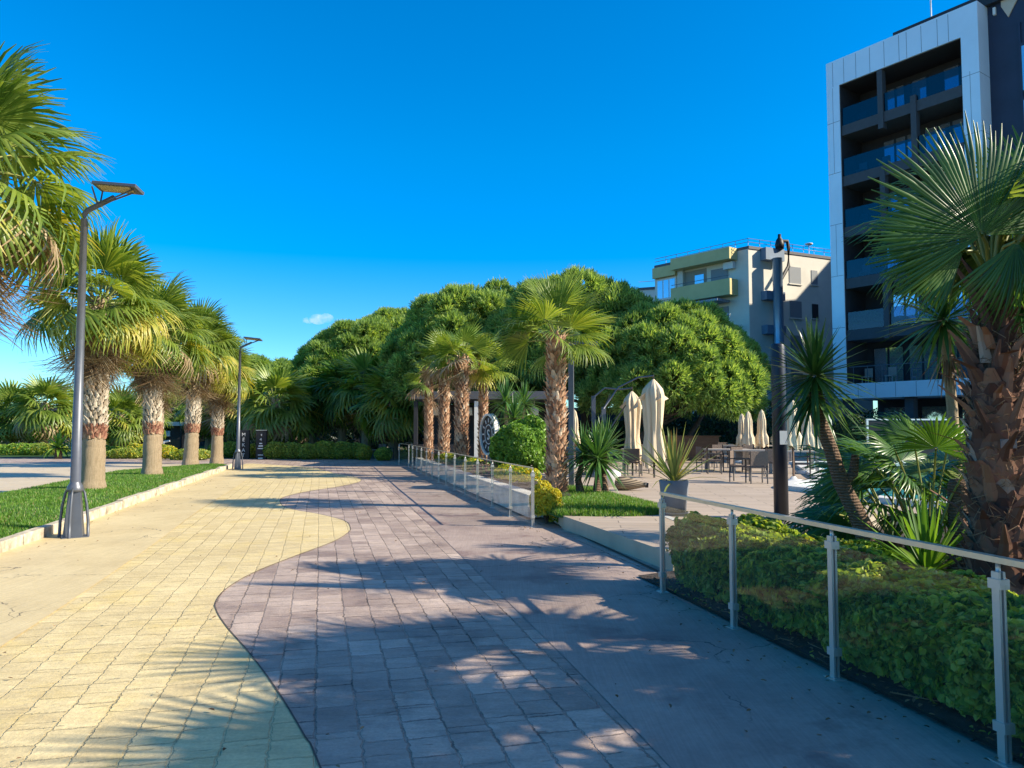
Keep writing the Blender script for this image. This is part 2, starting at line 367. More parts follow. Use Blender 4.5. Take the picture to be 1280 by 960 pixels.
def palm_crown(seed, n, L, p, emax, emin, nseg, spread=1.75, skirt=0, mats=(0,1,2,3), rad=.18, wind=0, dry=0.06, skirtlen=1, stiff=1.0):
    """materials 0 green, 1 yellow green, 2 dry, 3 petiole; returns crown MB, skirt MB"""
    rng = np.random.default_rng(seed); cr = MB(); sk = MB()
    for i in range(n):
        u = (i+.5)/n; az = i*2.39996+rng.normal(0, .15); e = R_(emax+(emin-emax)*u**.85+rng.normal(0, 5))
        d = np.array([math.cos(e)*math.cos(az)+wind*.25, math.cos(e)*math.sin(az), math.sin(e)])
        d /= np.linalg.norm(d); pl = p*rng.uniform(.8, 1.15)
        st = np.array([math.cos(az)*rad, math.sin(az)*rad, -.35*u])
        sag = .22*pl*math.cos(e)
        hub = st+d*pl-np.array([0,0,sag])
        mid = st+d*pl*.5-np.array([0,0,sag*.2])
        cr.tube([st, mid, hub], [.022*L, .016*L, .012*L], 4, 3, True, False)
        be = e-R_(rng.uniform(-4, 16)+16*u)
        bd = np.array([math.cos(be)*math.cos(az)+wind*.4, math.cos(be)*math.sin(az)+.0, math.sin(be)])
        up = np.array([-math.sin(be)*math.cos(az), -math.sin(be)*math.sin(az), math.cos(be)])
        mi = 0
        if u > .5 and rng.random() < .32*(u): mi = 1
        if u > .75 and rng.random() < dry: mi = 2
        fan_leaf(cr, hub, frame(bd, up, rng.normal(0, .35)), L*rng.uniform(.85, 1.1), nseg, spread*rng.uniform(.85,1.05), mi, rng,
                 split=.52, droop=(rng.uniform(.02, .14)+.16*u)*stiff, fold=rng.uniform(.1,.4), tip=(rng.uniform(.05,.28)+.35*u)*stiff, narrow=.6)
    for i in range(skirt):
        u = i/max(1, skirt-1); az = i*2.39996+rng.normal(0, .2); e = R_(-48-34*u**.7+rng.normal(0,5))
        d = np.array([math.cos(e)*math.cos(az), math.cos(e)*math.sin(az), math.sin(e)])
        st = np.array([math.cos(az)*rad*1.1, math.sin(az)*rad*1.1, -.15-.7*u*skirtlen]); hub = st+d*p*.62
        sk.tube([st, hub], [.02*L, .01*L], 4, 0, True, False)
        be = R_(-70+rng.normal(0, 9))
        bd = np.array([math.cos(be)*math.cos(az), math.cos(be)*math.sin(az), math.sin(be)])
        fan_leaf(sk, hub, frame(bd, (math.cos(az), math.sin(az), .35), rng.normal(0,.4)), L*rng.uniform(.65,.95), max(10, nseg*2//3), rng.uniform(.5,.95), 1 if rng.random() < .4 else 0, rng,
                 split=.35, droop=rng.uniform(.2,.5), fold=.5, tip=rng.uniform(.3,.9), narrow=.5)
    return cr, sk
def boots(mb, z0, z1, rf, size, dz, rng, mi=0, out=.5, curl=.3, w=.6, tipw=(.08,.3)):
    k = 0; z = z0
    while z < z1:
        az = k*2.39996+rng.normal(0,.06); s = size*rng.uniform(.75, 1.25); r = rf(z)
        er = np.array([math.cos(az), math.sin(az), 0]); et = np.array([-er[1], er[0], 0]); ez = np.array([0,0,1.])
        o = er*r*.96+ez*z; oo = out*rng.uniform(.55, 1.3); tw = rng.normal(0,.25)
        pts = [o-ez*s*.2, o+er*s*oo*.35+ez*s*.35, o+er*s*oo+ez*s*(.75+curl*rng.uniform(-.4,.5))+et*tw*s*.4]
        ws = [s*w*.62, s*w*.45, s*w*rng.uniform(*tipw)]; th = [s*.16, s*.11, s*.035]
        v = []
        for pt, a, t in zip(pts, ws, th):
            v += [pt-et*a-er*t*.2, pt+er*t-et*a*.4+ez*t*.1, pt+er*t+et*a*.4+ez*t*.1, pt+et*a-er*t*.2]
        f = []
        for q in (0, 4):
            for c in range(4): f.append((q+c, q+(c+1) % 4, q+4+(c+1) % 4, q+4+c))
        f.append((8,9,10,11))
        mb.add(v, f, mi); z += dz; k += 1
def rosette(mb, c, n, L, w, rng, mi=0, lo=-35, hi=88, droop=.25, rings=5, wn=.5):
    for i in range(n):
        u = (i+.5)/n; az = i*2.39996+rng.normal(0,.1); e = R_(hi+(lo-hi)*u**1.0+rng.normal(0,6)); l = L*rng.uniform(.8,1.1)
        d = np.array([math.cos(e)*math.cos(az), math.cos(e)*math.sin(az), math.sin(e)]); F = frame(d, (0,0,1) if e < 1.3 else (math.cos(az), math.sin(az),0))
        t = np.linspace(0, 1, rings); cen = np.array(c)+d*(.03+t[:,None]*l); cen[:,2] -= droop*l*t**2.5*math.cos(e)*rng.uniform(.3,1.6)
        ww = w*np.interp(t, [0,.3,.7,1], [.55,1,.7,.03])
        v = np.stack([cen-F[:,1]*ww[:,None]+F[:,2]*ww[:,None]*.4, cen, cen+F[:,1]*ww[:,None]+F[:,2]*ww[:,None]*.4], 1).reshape(-1,3)
        b = (np.arange(rings-1)*3)[:,None]+np.arange(2)[None]
        mb.add(v, np.stack([b, b+1, b+4, b+3], -1).reshape(-1,4), mi, True)
def leaves(mb, pos, nrm, size, rng, mi=0, jitter=.7, asp=.5):
    m = len(pos); d = rng.normal(0,1,(m,3)); nr = nrm+jitter*rng.normal(0,.6,(m,3)); nr /= np.linalg.norm(nr,axis=1)[:,None]
    x = d-nr*np.sum(d*nr,1)[:,None]; x /= np.linalg.norm(x,axis=1)[:,None]; y = np.cross(nr, x)
    s = (size*rng.uniform(.7,1.3,m))[:,None]; a = asp
    b = pos-x*s*.5; tpt = pos+x*s*.5-nr*s*.08
    l1 = pos-x*s*.2+y*s*a*.45+nr*s*.12; l2 = pos+x*s*.22+y*s*a*.45+nr*s*.1
    r1 = pos-x*s*.2-y*s*a*.45+nr*s*.12; r2 = pos+x*s*.22-y*s*a*.45+nr*s*.1
    v = np.stack([b,l1,l2,tpt,r2,r1],1).reshape(-1,3); k = np.arange(m)[:,None]*6
    f = np.concatenate([k+np.array([[0,3,2,1]]), k+np.array([[0,5,4,3]])])
    mi_ = mi if np.isscalar(mi) else np.concatenate([mi, mi])
    mb.add(v, f, mi_)
def lump(p, k): return np.sin(p[:,0]*k+1.3)*np.sin(p[:,1]*k*1.1+.4)*np.sin(p[:,2]*k*.9+2.)+.6*np.sin(p[:,0]*k*2.3+p[:,2]*k*1.7)*np.sin(p[:,1]*k*2.1)
def bush_mb(rng, c, rad, n, size, bumpk=4, amp=.14, mi=0, mif=None, lo=-.5, asp=.5):
    mb = MB(); d = rng.normal(0,1,(n*2,3)); d /= np.linalg.norm(d,axis=1)[:,None]; d = d[d[:,2] > lo][:n]
    s = 1+amp*lump(d*np.array(rad)+np.array(c), bumpk)/1.0; s *= np.where(rng.random(len(d)) < .72, 1, rng.uniform(.6, 1, len(d)))
    pos = np.array(c)+d*np.array(rad)*s[:,None]
    leaves(mb, pos, d, size, rng, mi if mif is None else mif(pos, rng), asp=asp); return mb
def pine_crown(seed, a, h, nb, br, dens=46, low=.0, tuft=.34):
    rng = np.random.default_rng(seed)
    u = rng.random(nb); az = np.arange(nb)*2.39996+rng.normal(0,.2,nb); cz = 1-u*(1.05+low); cz = np.sort(cz)[::-1]
    rr = np.sqrt(np.clip(1-cz**2, 0, 1)); cz2 = np.where(cz < 0, cz*.8, cz)
    sc = rng.uniform(.82, 1.08, nb)
    cen = np.stack([a*rr*np.cos(az)*sc, a*rr*np.sin(az)*sc, h*cz2*sc], 1); rad = br*rng.uniform(.65, 1.25, nb)
    inner = cen*.6; cen2 = np.concatenate([cen, inner]); rad2 = np.concatenate([rad, rad*1.0])
    mb = MB(); P_ = []; D_ = []
    for i in range(len(cen2)):
        m = int(dens*4*math.pi*rad2[i]**2*(.8 if i < nb else .25)); d = rng.normal(0,1,(m,3)); d /= np.linalg.norm(d,axis=1)[:,None]
        d[:,2] = np.where((d[:,2] < -.35) & (rng.random(m) < .6), -d[:,2], d[:,2])
        q = cen2[i]+d*rad2[i]*np.array([1,1,.85])*(1+.1*rng.normal(0,1,m))[:,None]
        dist = np.linalg.norm((q[:,None]-cen2[None])/rad2[None,:,None], axis=2); dist[:,i] = 9
        ok = dist.min(1) > .82; P_.append(q[ok]); D_.append(d[ok])
    p = np.concatenate(P_); d = np.concatenate(D_); d[:,2] += .25
    m = len(p); K = 11
    bd = d[:,None]*.9+rng.normal(0,.42,(m,K,3)); bd /= np.linalg.norm(bd,axis=2)[...,None]
    sd = np.cross(bd, rng.normal(0,1,(m,K,3))); sd /= np.linalg.norm(sd,axis=2)[...,None]
    L = tuft*rng.uniform(.6,1.25,(m,K,1)); w = .03
    b = p[:,None]+bd*0.02
    v = np.stack([b-sd*w, b+sd*w, b+bd*L+sd*w*.35, b+bd*L-sd*w*.35], 2).reshape(-1,3)
    mb.add(v, np.arange(m*K*4).reshape(-1,4)); return mb, cen
def pine_trunk(cen, seed, H, lean=(0,0), r=.25, nb=16):
    """H = height of crown centre above the ground"""
    rng = np.random.default_rng(seed); mb = MB()
    top = np.array([lean[0], lean[1], -.3]); base = np.array([0,0,-H])
    t = np.linspace(0,1,7)[:,None]; pts = base+(top-base)*t+np.c_[.18*np.sin(t*5), .15*np.cos(t*4), 0*t]*t
    mb.tube(pts, r*np.linspace(1.25,.6,7), 10)
    for k in rng.permutation(len(cen))[:nb]:
        s = pts[int(rng.integers(4,7))]; e = cen[k]*.93; mid = (s+e)/2+np.array([0,0,-.25])+rng.normal(0,.2,3)
        mb.tube([s, (s+mid)/2, mid, e], [r*.42, r*.33, r*.25, r*.08], 6)
    return mb
def text_mesh(s, size, ext, mat, align='CENTER'):
    cu = bpy.data.curves.new('lettering', 'FONT'); cu.body = s; cu.size = size; cu.extrude = ext; cu.align_x = align
    o = bpy.data.objects.new('lettering', cu); COL.objects.link(o); dg = C.evaluated_depsgraph_get(); dg.update()
    me = bpy.data.meshes.new_from_object(o.evaluated_get(dg)); bpy.data.objects.remove(o); me.materials.clear(); me.materials.append(mat); me.name = 'lettering'
    return me
SKY_SAT=1.6; SKY_HUE=.502; SKY_STR=.133; SUN_STR=5.0; EXPO=0.83
# ------------------------------------------------------------------ light, sky, camera
SUNV = Vector((.98, -.2, 0)).normalized(); EL = R_(32)
SUNV = Vector((SUNV.x*math.cos(EL), SUNV.y*math.cos(EL), math.sin(EL)))
W = bpy.data.worlds.new('World'); SC.world = W; W.use_nodes = True
wn = W.node_tree; bg = wn.nodes['Background']
sky = N(wn, 'ShaderNodeTexSky', sky_type='NISHITA'); sky.sun_disc = False
sky.sun_elevation = EL; sky.sun_rotation = math.atan2(SUNV.x, SUNV.y)
sky.air_density = 1.0; sky.dust_density = .05; sky.ozone_density = 3.2; sky.altitude = 0
hs = N(wn, 'ShaderNodeHueSaturation'); hs.inputs['Saturation'].default_value = SKY_SAT; hs.inputs['Hue'].default_value = SKY_HUE
sx = N(wn, 'ShaderNodeSeparateXYZ'); tc = N(wn, 'ShaderNodeTexCoord'); vn = N(wn, 'ShaderNodeVectorMath', operation='NORMALIZE'); wn.links.new(tc.outputs['Generated'], vn.inputs[0])
wn.links.new(vn.outputs[0], sx.inputs[0])
dt = N(wn, 'ShaderNodeVectorMath', operation='DOT_PRODUCT'); wn.links.new(vn.outputs[0], dt.inputs[0]); dt.inputs[1].default_value = tuple(SUNV)
mr = N(wn, 'ShaderNodeMapRange'); mr.inputs[1].default_value = .45; mr.inputs[2].default_value = .9; mr.inputs[3].default_value = SKY_SAT; mr.inputs[4].default_value = .78
wn.links.new(dt.outputs['Value'], mr.inputs[0]); wn.links.new(mr.outputs[0], hs.inputs['Saturation'])  # whiter aureole round the sun
wn.links.new(sky.outputs[0], hs.inputs['Color']); tint = ramp(wn, sx.outputs['Z'], [(0,(.42,.72,.95)),(.12,(.55,.8,.98)),(.34,(1,1,1))])
wn.links.new(mix(wn, 1, hs.outputs[0], tint, 'MULTIPLY'), bg.inputs[0]); bg.inputs[1].default_value = SKY_STR
sl = bpy.data.lights.new('sun', 'SUN'); sl.energy = SUN_STR; sl.angle = R_(.5); sl.color = (1, .89, .71)
so = bpy.data.objects.new('sun', sl); COL.objects.link(so); so.location = (40, -10, 40); so.rotation_euler = SUNV.to_track_quat('Z', 'Y').to_euler()
cam = bpy.data.cameras.new('camera'); co_ = bpy.data.objects.new('camera', cam); COL.objects.link(co_); SC.camera = co_
cam.lens = 27; cam.sensor_width = 36; cam.clip_end = 6000; cam.clip_start = .05
co_.location = (0, 0, CAMZ); co_.rotation_euler = (R_(90)+TH, 0, 0)
SC.view_settings.view_transform = 'Standard'; SC.view_settings.look = 'None'; SC.view_settings.gamma = 1; SC.view_settings.exposure = EXPO
SC.view_settings.use_curve_mapping = False
SC.cycles.max_bounces = 8; SC.cycles.transparent_max_bounces = 12; SC.cycles.use_denoising = True
SC.cycles.volume_bounces = 3; SC.cycles.diffuse_bounces = 3; SC.cycles.glossy_bounces = 3

# ------------------------------------------------------------------ ground
def struct(mb, name, m, kind='structure', label=None):
    o = mb.build(name, m); o['kind'] = kind
    if label: o['label'] = label
    return o
b = MB(); b.flat([(-2500,-400),(2500,-400),(2500,4000),(-2500,4000)], -.03); struct(b, 'ground', M['ground'])
def lerp(t, pts): return np.interp(t, [p[0] for p in pts], [p[1] for p in pts])
KERB = [(-4,-3.9),(10.4,-6.8),(12.9,-7.35),(20,-9.0),(33.5,-12.15)]
def XK(z): return lerp(z, KERB)
FENCE = [(-4,4.23),(13.1,.35),(21,-1.56),(34,-4.6),(60,-11)]
def XF(z): return lerp(z, FENCE)
BORD = sorted([(G(x,y)[1], G(x,y)[0]) for x, y in [(400,960),(380,920),(345,862),(310,815),(284,785),(271,765),(270,752),(285,735),(320,715),(370,695),(415,678),(434,667),(438,660),(430,651),(400,643),(367,637),(352,631),(354,622),(387,614),(425,608),(450,602),(446,597),(420,592),(405,588)]])
BORD = [(-4, 1.4),(1.5,.05)]+BORD+[(34,-9.0),(37.5,-12.6)]
def sheet(name, zs, xl, xr, z, m, nx=1):
    mb = MB(); a = np.array([[(xl(y)+(xr(y)-xl(y))*k/nx, y, z) for k in range(nx+1)] for y in zs]).reshape(-1,3)
    i, j = np.meshgrid(np.arange(len(zs)-1), np.arange(nx), indexing='ij'); q = i*(nx+1)+j
    mb.add(a, np.stack([q, q+1, q+nx+2, q+nx+1], -1).reshape(-1,4)); return struct(mb, name, m)
b = MB(); b.flat([(-60,-4),(10,-4),(3,10.5),(.9,13.3),(.35,14),(-1.4,21.5),(-4.4,34.6),(-3.5,43.5),(-70,43.5),(-70,36),(-13,36),(-9,20),(-8.5,10)], 0); struct(b, 'promenade_paving', M['purple'])
zs = np.concatenate([np.linspace(-4, 1, 4), np.linspace(1.5, 37.5, 160)])
# smooth the border with a Catmull-Rom through the points
def catmull(pts, per=8):
    p = np.array(pts); q = np.concatenate([[2*p[0]-p[1]], p, [2*p[-1]-p[-2]]]); out = []
    for i in range(1, len(q)-2):
        for t in np.linspace(0, 1, per, endpoint=False):
            out.append(.5*((2*q[i])+(-q[i-1]+q[i+1])*t+(2*q[i-1]-5*q[i]+4*q[i+1]-q[i+2])*t*t+(-q[i-1]+3*q[i]-3*q[i+1]+q[i+2])*t**3))
    out.append(q[-2]); return np.array(out)
bc = catmull(BORD)
mb = MB(); L_ = []
for y, x in bc: L_.append((XK(y) if y > 9.6 else -30, y, x))
left = [(-30,-4),(-30,9.2)]+[(float(XK(y)), y) for y in np.linspace(9.6, 33.5, 20)]+[(-12.9,37.5)]
poly = left+[(x, y) for y, x in bc[::-1]]
mb.flat(poly, .004); struct(mb, 'yellow_paving', M['yellow'])
# thin dark seam between the two colours
mb = MB(); q = np.stack([bc[:,1], bc[:,0]], 1); T = np.gradient(q, axis=0); T /= np.linalg.norm(T,axis=1)[:,None]; nn = np.stack([-T[:,1], T[:,0]],1)*.005
v = np.concatenate([np.c_[q-nn, np.full(len(q), .008)], np.c_[q+nn, np.full(len(q), .008)]]); k = np.arange(len(q)-1)
mb.add(v, np.stack([k, k+len(q), k+len(q)+1, k+1], 1)); struct(mb, 'paving_seam', pm('seam', (.10,.075,.06), .9))
sheet('smooth_paving_margin', np.linspace(-4, 33.4, 24), lambda y: XK(y)-.02 if y > 9.4 else XK(y)-.02, lambda y: XK(y)+lerp(y, [(0,2.2),(7,2.0),(15,1.65),(33,1.5)]), .012, M['band_l'])
sheet('brushed_paving_margin', np.linspace(-4, 36, 30), lambda y: XF(y)-lerp(y, [(0,1.75),(5,1.65),(13,1.7),(36,1.6)]), lambda y: XF(y)+lerp(y, [(8,.05),(8.6,.1),(12.9,.35),(13.4,.05),(40,.05)]), .004, M['band_r'])
# drain slot along the foot of the terrace step
mb = MB(); a = np.array([G(672,645), G(832,719)]); d = (a[1]-a[0])/np.linalg.norm(a[1]-a[0]); p = np.array([-d[1], d[0]])*.022
mb.flat([a[0]-p, a[1]-p, a[1]+p, a[0]+p], .009); struct(mb, 'drain_slot', M['black'])
# lawn on the left with its kerb
LW = [(6,-8.4),(12,-10.3),(17.3,-12.0),(24,-13.6),(29,-14.8),(34.2,-13.3)]
def XL(z): return lerp(z, LW)
zl = np.linspace(6, 33.6, 40)
mb = MB(); nx = 6; rng = np.random.default_rng(1)
a = np.array([[(XL(y)+(XK(y)-.14-XL(y))*k/nx, y, .11+.05*math.sin(math.pi*k/nx)+.012*math.sin(y*2+k)) for k in range(nx+1)] for y in zl]).reshape(-1,3)
i, j = np.meshgrid(np.arange(len(zl)-1), np.arange(nx), indexing='ij'); q = i*(nx+1)+j
mb.add(a, np.stack([q, q+1, q+nx+2, q+nx+1], -1).reshape(-1,4), 0, True); struct(mb, 'lawn', M['turf'])
def grass(n, xy, z0, hgt, seed, w=.006, lean=.5):
    r = np.random.default_rng(seed); m = len(xy)
    h = hgt*r.uniform(.5,1.3,m); az = r.uniform(0,6.28,m); d = np.stack([np.cos(az), np.sin(az)],1)
    base = np.c_[xy, z0]; ww = np.c_[-d[:,1], d[:,0], np.zeros(m)]*w; tp = base+np.c_[d*(lean*h*r.uniform(.2,1.2,m))[:,None], h]
    mb = MB(); mb.add(np.stack([base-ww, base+ww, tp],1).reshape(-1,3), np.arange(m*3).reshape(-1,3)); return mb
r = np.random.default_rng(5); n_ = 80000; y = 9+24.4*r.random(n_)**1.35; t = r.random(n_); x = XL(y)+(XK(y)-.15-XL(y))*t
grass(n_, np.c_[x,y], .10+.05*np.sin(math.pi*t), .055, 6, .011).build('lawn_grass', M['grass'])
o = C.scene.objects['lawn_grass']; o['kind'] = 'stuff'; o['label'] = 'short green grass of the strip under the palm row'
mb = MB(); y = 8.2; r = np.random.default_rng(3)
while y < 33.4:
    l = r.uniform(.85,1.1); y2 = min(y+l, 33.6); x1, x2 = XK(y), XK(y2); jx = r.normal(0,.012); z = .17+r.normal(0,.01)
    mb.prism([(x1-.16+jx,y),(x1+jx,y),(x2+jx,y2-.012),(x2-.16+jx,y2-.012)], -.02, z); y = y2
o = struct(mb, 'kerb', M['kerb']); bv = o.modifiers.new('b','BEVEL'); bv.width = .012; bv.segments = 2
mb = MB(); mb.flat([(-75,8),(-8.6,8),(-10.2,12),(-11.9,17.3),(-13.4,24),(-14.6,29),(-13.4,36),(-80,44)], .03); struct(mb, 'plaza', M['plaza'])
mb = MB(); mb.flat([(-90,52),(-10,44.5),(-14,80),(-90,90)], .02); struct(mb, 'garden_ground', M['turf'])

# right hand side: soil bed, terrace, lawn, pool
mb = MB(); mb.flat([(XF(-3)+.06,-3),(14,-3),(14,13),(6.4,13.2),(3.4,10.4),(2.45,9.35),(XF(8.9)+.1,8.7),(XF(7.9)+.06,7.9)], .022); struct(mb, 'soil_bed', M['soil'])
TA, TB, TC = G(705,662), (1.86,8.98), (2.5,9.42)
mb = MB(); mb.prism([TA,TB,TC,(3.4,10.4),(6.4,13.2),(16,11),(44,20),(46,62),(2,64),(-7,48),(-3.9,36),(-.95,24),(.3,18.5),(.75,14.2)], -.02, .22, 0)
o = struct(mb, 'terrace', [M['terrace'], M['riser']]); me = o.data
for p_ in me.polygons:
    if abs(p_.normal.z) < .5: p_.material_index = 1
mb = MB(); mb.flat([G(815,640,.22), G(822,640,.22), G(905,671,.22), G(890,671,.22)], .226); struct(mb, 'terrace_strip', M['coping'])
PL = [(7.1,17.6),(6.85,18.6),(7.3,19.6),(8.6,20.8),(9.6,24),(11.8,31),(13,32),(26,32),(26,14),(12,12.6),(8.3,14.2),(7.4,15.6)]
pc = catmull(PL+[PL[0]], 6)[:-1]; cen = pc.mean(0); T = np.roll(pc,-1,0)-np.roll(pc,1,0); T /= np.linalg.norm(T,axis=1)[:,None]; nr = np.stack([T[:,1], -T[:,0]],1)
if np.sum(nr*(pc-cen)) < 0: nr = -nr
mb = MB(); mb.flat(pc, .235); struct(mb, 'pool_water', M['water'])
mb = MB(); k = len(pc); ri = np.c_[pc, np.full(k,.225)]; a1 = np.c_[pc, np.full(k,.33)]; a2 = np.c_[pc+nr*.38, np.full(k,.33)]; a3 = np.c_[pc+nr*.38, np.full(k,.2)]
i = np.arange(k); j = (i+1) % k
mb.add(np.concatenate([ri,a1,a2,a3]), np.concatenate([np.stack([i+s*k, j+s*k, j+(s+1)*k, i+(s+1)*k],1) for s in range(3)])); struct(mb, 'pool_coping', M['coping'])
RL = [(.75,12.9),(1.5,12.75),(2.3,12.9),(2.75,13.5),(2.6,14.6),(2.2,16.5),(1.9,18.5),(.6,18.8),(.1,17),(.45,14.2)]
rp = catmull(RL+[RL[0]], 5)[:-1]; mb = MB(); k = len(rp); cen = rp.mean(0)
rings = [np.c_[cen+(rp-cen)*s, np.full(k, z)] for s, z in ((1,.19),(.97,.25),(.6,.30),(.2,.31))]
for s in range(3): mb.add(np.concatenate([rings[s], rings[s+1]]), np.stack([np.arange(k), (np.arange(k)+1)%k, (np.arange(k)+1)%k+k, np.arange(k)+k],1), 0, True)
mb.add(rings[3], np.arange(k)[None]); struct(mb, 'terrace_lawn', M['turf'])
r = np.random.default_rng(15); t = r.random(26000)**.5; kk = r.integers(0,k,26000); f = r.random(26000)[:,None]
e = rp[kk]*(1-f)+rp[(kk+1)%k]*f; xy = cen+(e-cen)*t[:,None]
o = grass(0, xy, np.interp(t,[0,.2,.6,.97,1],[.31,.31,.30,.25,.2]), .075, 16, .008).build('terrace_grass', M['grass']); o['kind'] = 'stuff'; o['label'] = 'bright grass patch around the spiky plant and tall palm'
# pale stone edging wall of the raised bed behind the far fence
mb = MB(); 
zb = np.linspace(14.6, 34, 12); v = [(XF(y)+.32, y) for y in zb]; 
mb.prism(v+[(x+.3, y) for x, y in v[::-1]], 0, .42)
o = mb.build('bed_wall', M['white_stone']); tag(o, 'low whitewashed stone wall behind the far glass fence', 'low wall')
mb = MB(); mb.prism([(XF(15)+.62,15.2),(XF(34)+.62,34),(XF(34)+3.2,34),(XF(24)+3.0,24),(XF(15)+1.3,15.2)], .2, .36); struct(mb, 'raised_bed', M['soil'])
# fallen leaves and grit
r = np.random.default_rng(44); mb = MB(); n_ = 420
y = 3+22*r.random(n_)**1.6; side = r.random(n_); x = np.where(side < .35, XF(y)-.03-r.exponential(.22,n_), np.where(side < .6, XK(y)+.03+r.exponential(.22,n_), XK(y)+(XF(y)-XK(y))*r.random(n_)))
leaves(mb, np.c_[x, y, np.full(n_, .024)], np.tile([0,0,1.], (n_,1)), .035, r, 0, .35, .45)
o = mb.build('leaf_litter', M['dry_r']); o['kind'] = 'stuff'; o['label'] = 'scattered dry leaf bits on the paving'
n_ = 2600; y = r.uniform(2,8.6,n_); x = XF(y)+.08+r.random(n_)**1.2*3.2; mb = MB()
leaves(mb, np.c_[x, y, np.full(n_, .034)+r.uniform(0,.012,n_)], np.tile([0,0,1.], (n_,1)), .036, r, (r.random(n_) < .25).astype(int), .6, .5)
for k in range(130):
    y0_ = r.uniform(2.3,8); x0_ = XF(y0_)+.1+r.random()*1.6; a_ = r.uniform(0,6.28); l = r.uniform(.08,.3); p0 = np.array([x0_,y0_,.035]); mb.tube([p0, p0+np.array([math.cos(a_)*l*.5, math.sin(a_)*l*.5, .02]), p0+np.array([math.cos(a_+.4)*l, math.sin(a_+.4)*l, .008])], [.005,.004,.002], 4)
o = mb.build('bed_litter', [M['dry_r'], M['hedge']]); o['kind'] = 'stuff'; o['label'] = 'dry leaves and twigs lying on the soil under the hedge'
# small cloud
m, n, bb_ = nt('cloud_vapour'); n.nodes.remove(bb_); vo = N(n,'ShaderNodeVolumePrincipled'); vo.inputs['Color'].default_value = (1,1,1,1); vo.inputs['Density'].default_value = .012
cn = coord(n, 'Object'); dn = ramp(n, noise(n, cn, .035, 5), [(.42,(0,0,0)),(.7,(1,1,1))]); n.links.new(math_(n,'MULTIPLY',dn,.03), vo.inputs['Density'])
n.links.new(vo.outputs[0], n.nodes['Material Output'].inputs['Volume'])
mb = MB(); an = np.linspace(0, math.pi, 12)
for (cx, cz, rx, rz_) in ((0,0,26,13),(20,3,18,12),(-24,-3,16,8)):
    mb.lathe([(max(.01,math.sin(t))*rx, -math.cos(t)*rz_+cz) for t in an], (cx,0,0), 18)
o = mb.build('cloud', m); o.location = P(398,399,1900); o['kind'] = 'stuff'; o['label'] = 'small lone white cloud above the trees'
# ------------------------------------------------------------------ palms of the left row
PM = [M['palm'], M['palm_y'], M['dry'], M['petiole']]
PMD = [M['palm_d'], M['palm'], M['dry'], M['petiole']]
LC = []
for s in (11, 12, 13):
    c_, k_ = palm_crown(s, 46, 1.1, .85, 88, -26, 30, 1.75, 70, wind=.4, skirtlen=1.3, dry=.12)
    LC.append((c_.mesh('palm_crown', PM), k_.mesh('dead_fronds', [M['dry'], M['dry_r']])))
def left_trunk():
    rng = np.random.default_rng(4); t = MB(); z = np.linspace(-.05, 4.95, 60)
    rr = .24+.10*np.exp(-z/.45)+.02*np.exp(-((z-.9)/.5)**2)+.006*rng.normal(0,1,60)
    t.lathe(np.c_[np.where(z > 1.4, rr-.03, rr), z], n=24)
    bd = MB(); boots(bd, 1.34, 1.64, lambda z: .262, .13, .0022, rng, 0, .42, .5, .6)
    bo = MB(); boots(bo, 1.6, 4.6, lambda z: .245, .20, .0085, rng, 0, .45, .35, .5)
    return t.mesh('palm_trunk', M['trunk_tan']), bd.mesh('trunk_band', M['boot_red']), bo.mesh('leaf_bases', M['boot_l'])
LT = left_trunk()
def left_palm(label, loc, sc, rz, v, group='palms of the row along the promenade kerb', ch=5.0, lean=(0,0)):
    t = thing('fan_palm', label, 'palm tree', (loc[0], loc[1], .1), rz, group, sc)
    t.rotation_euler = (R_(lean[0]), R_(lean[1]), rz)
    link_mesh('trunk', LT[0], t); link_mesh('trunk_band', LT[1], t); link_mesh('leaf_bases', LT[2], t)
    link_mesh('crown', LC[v][0], t, (0,0,ch)); link_mesh('dead_frond_skirt', LC[v][1], t, (0,0,ch))
    return t
p1 = left_palm('palm with thick tan trunk right behind the nearest street lamp pole', G(115,612,.13), 1.0, .0, 0, lean=(.5,1))
left_palm('second trunk of the left palm row with red band under pale scars', G(190,594,.13), 1.05, 1.9, 1, ch=4.85, lean=(-1,1.5))
left_palm('third trunk of the left palm row, just before the last one', G(238,581,.13), 1.07, 3.7, 2, lean=(1,-1.5))
left_palm('last palm of the left row, just before the far street lamp', G(271,577,.13), .97, 5.1, 0, ch=4.8, lean=(0,2))
left_palm('closest palm at the left edge with its trunk cut off by the photo border', (-9.0, 12.2), 1.2, 2.3, 1)
left_palm('palm trunk farther back between the third and last palms of the row', (G(224,571)[0], 44), .95, .8, 2)
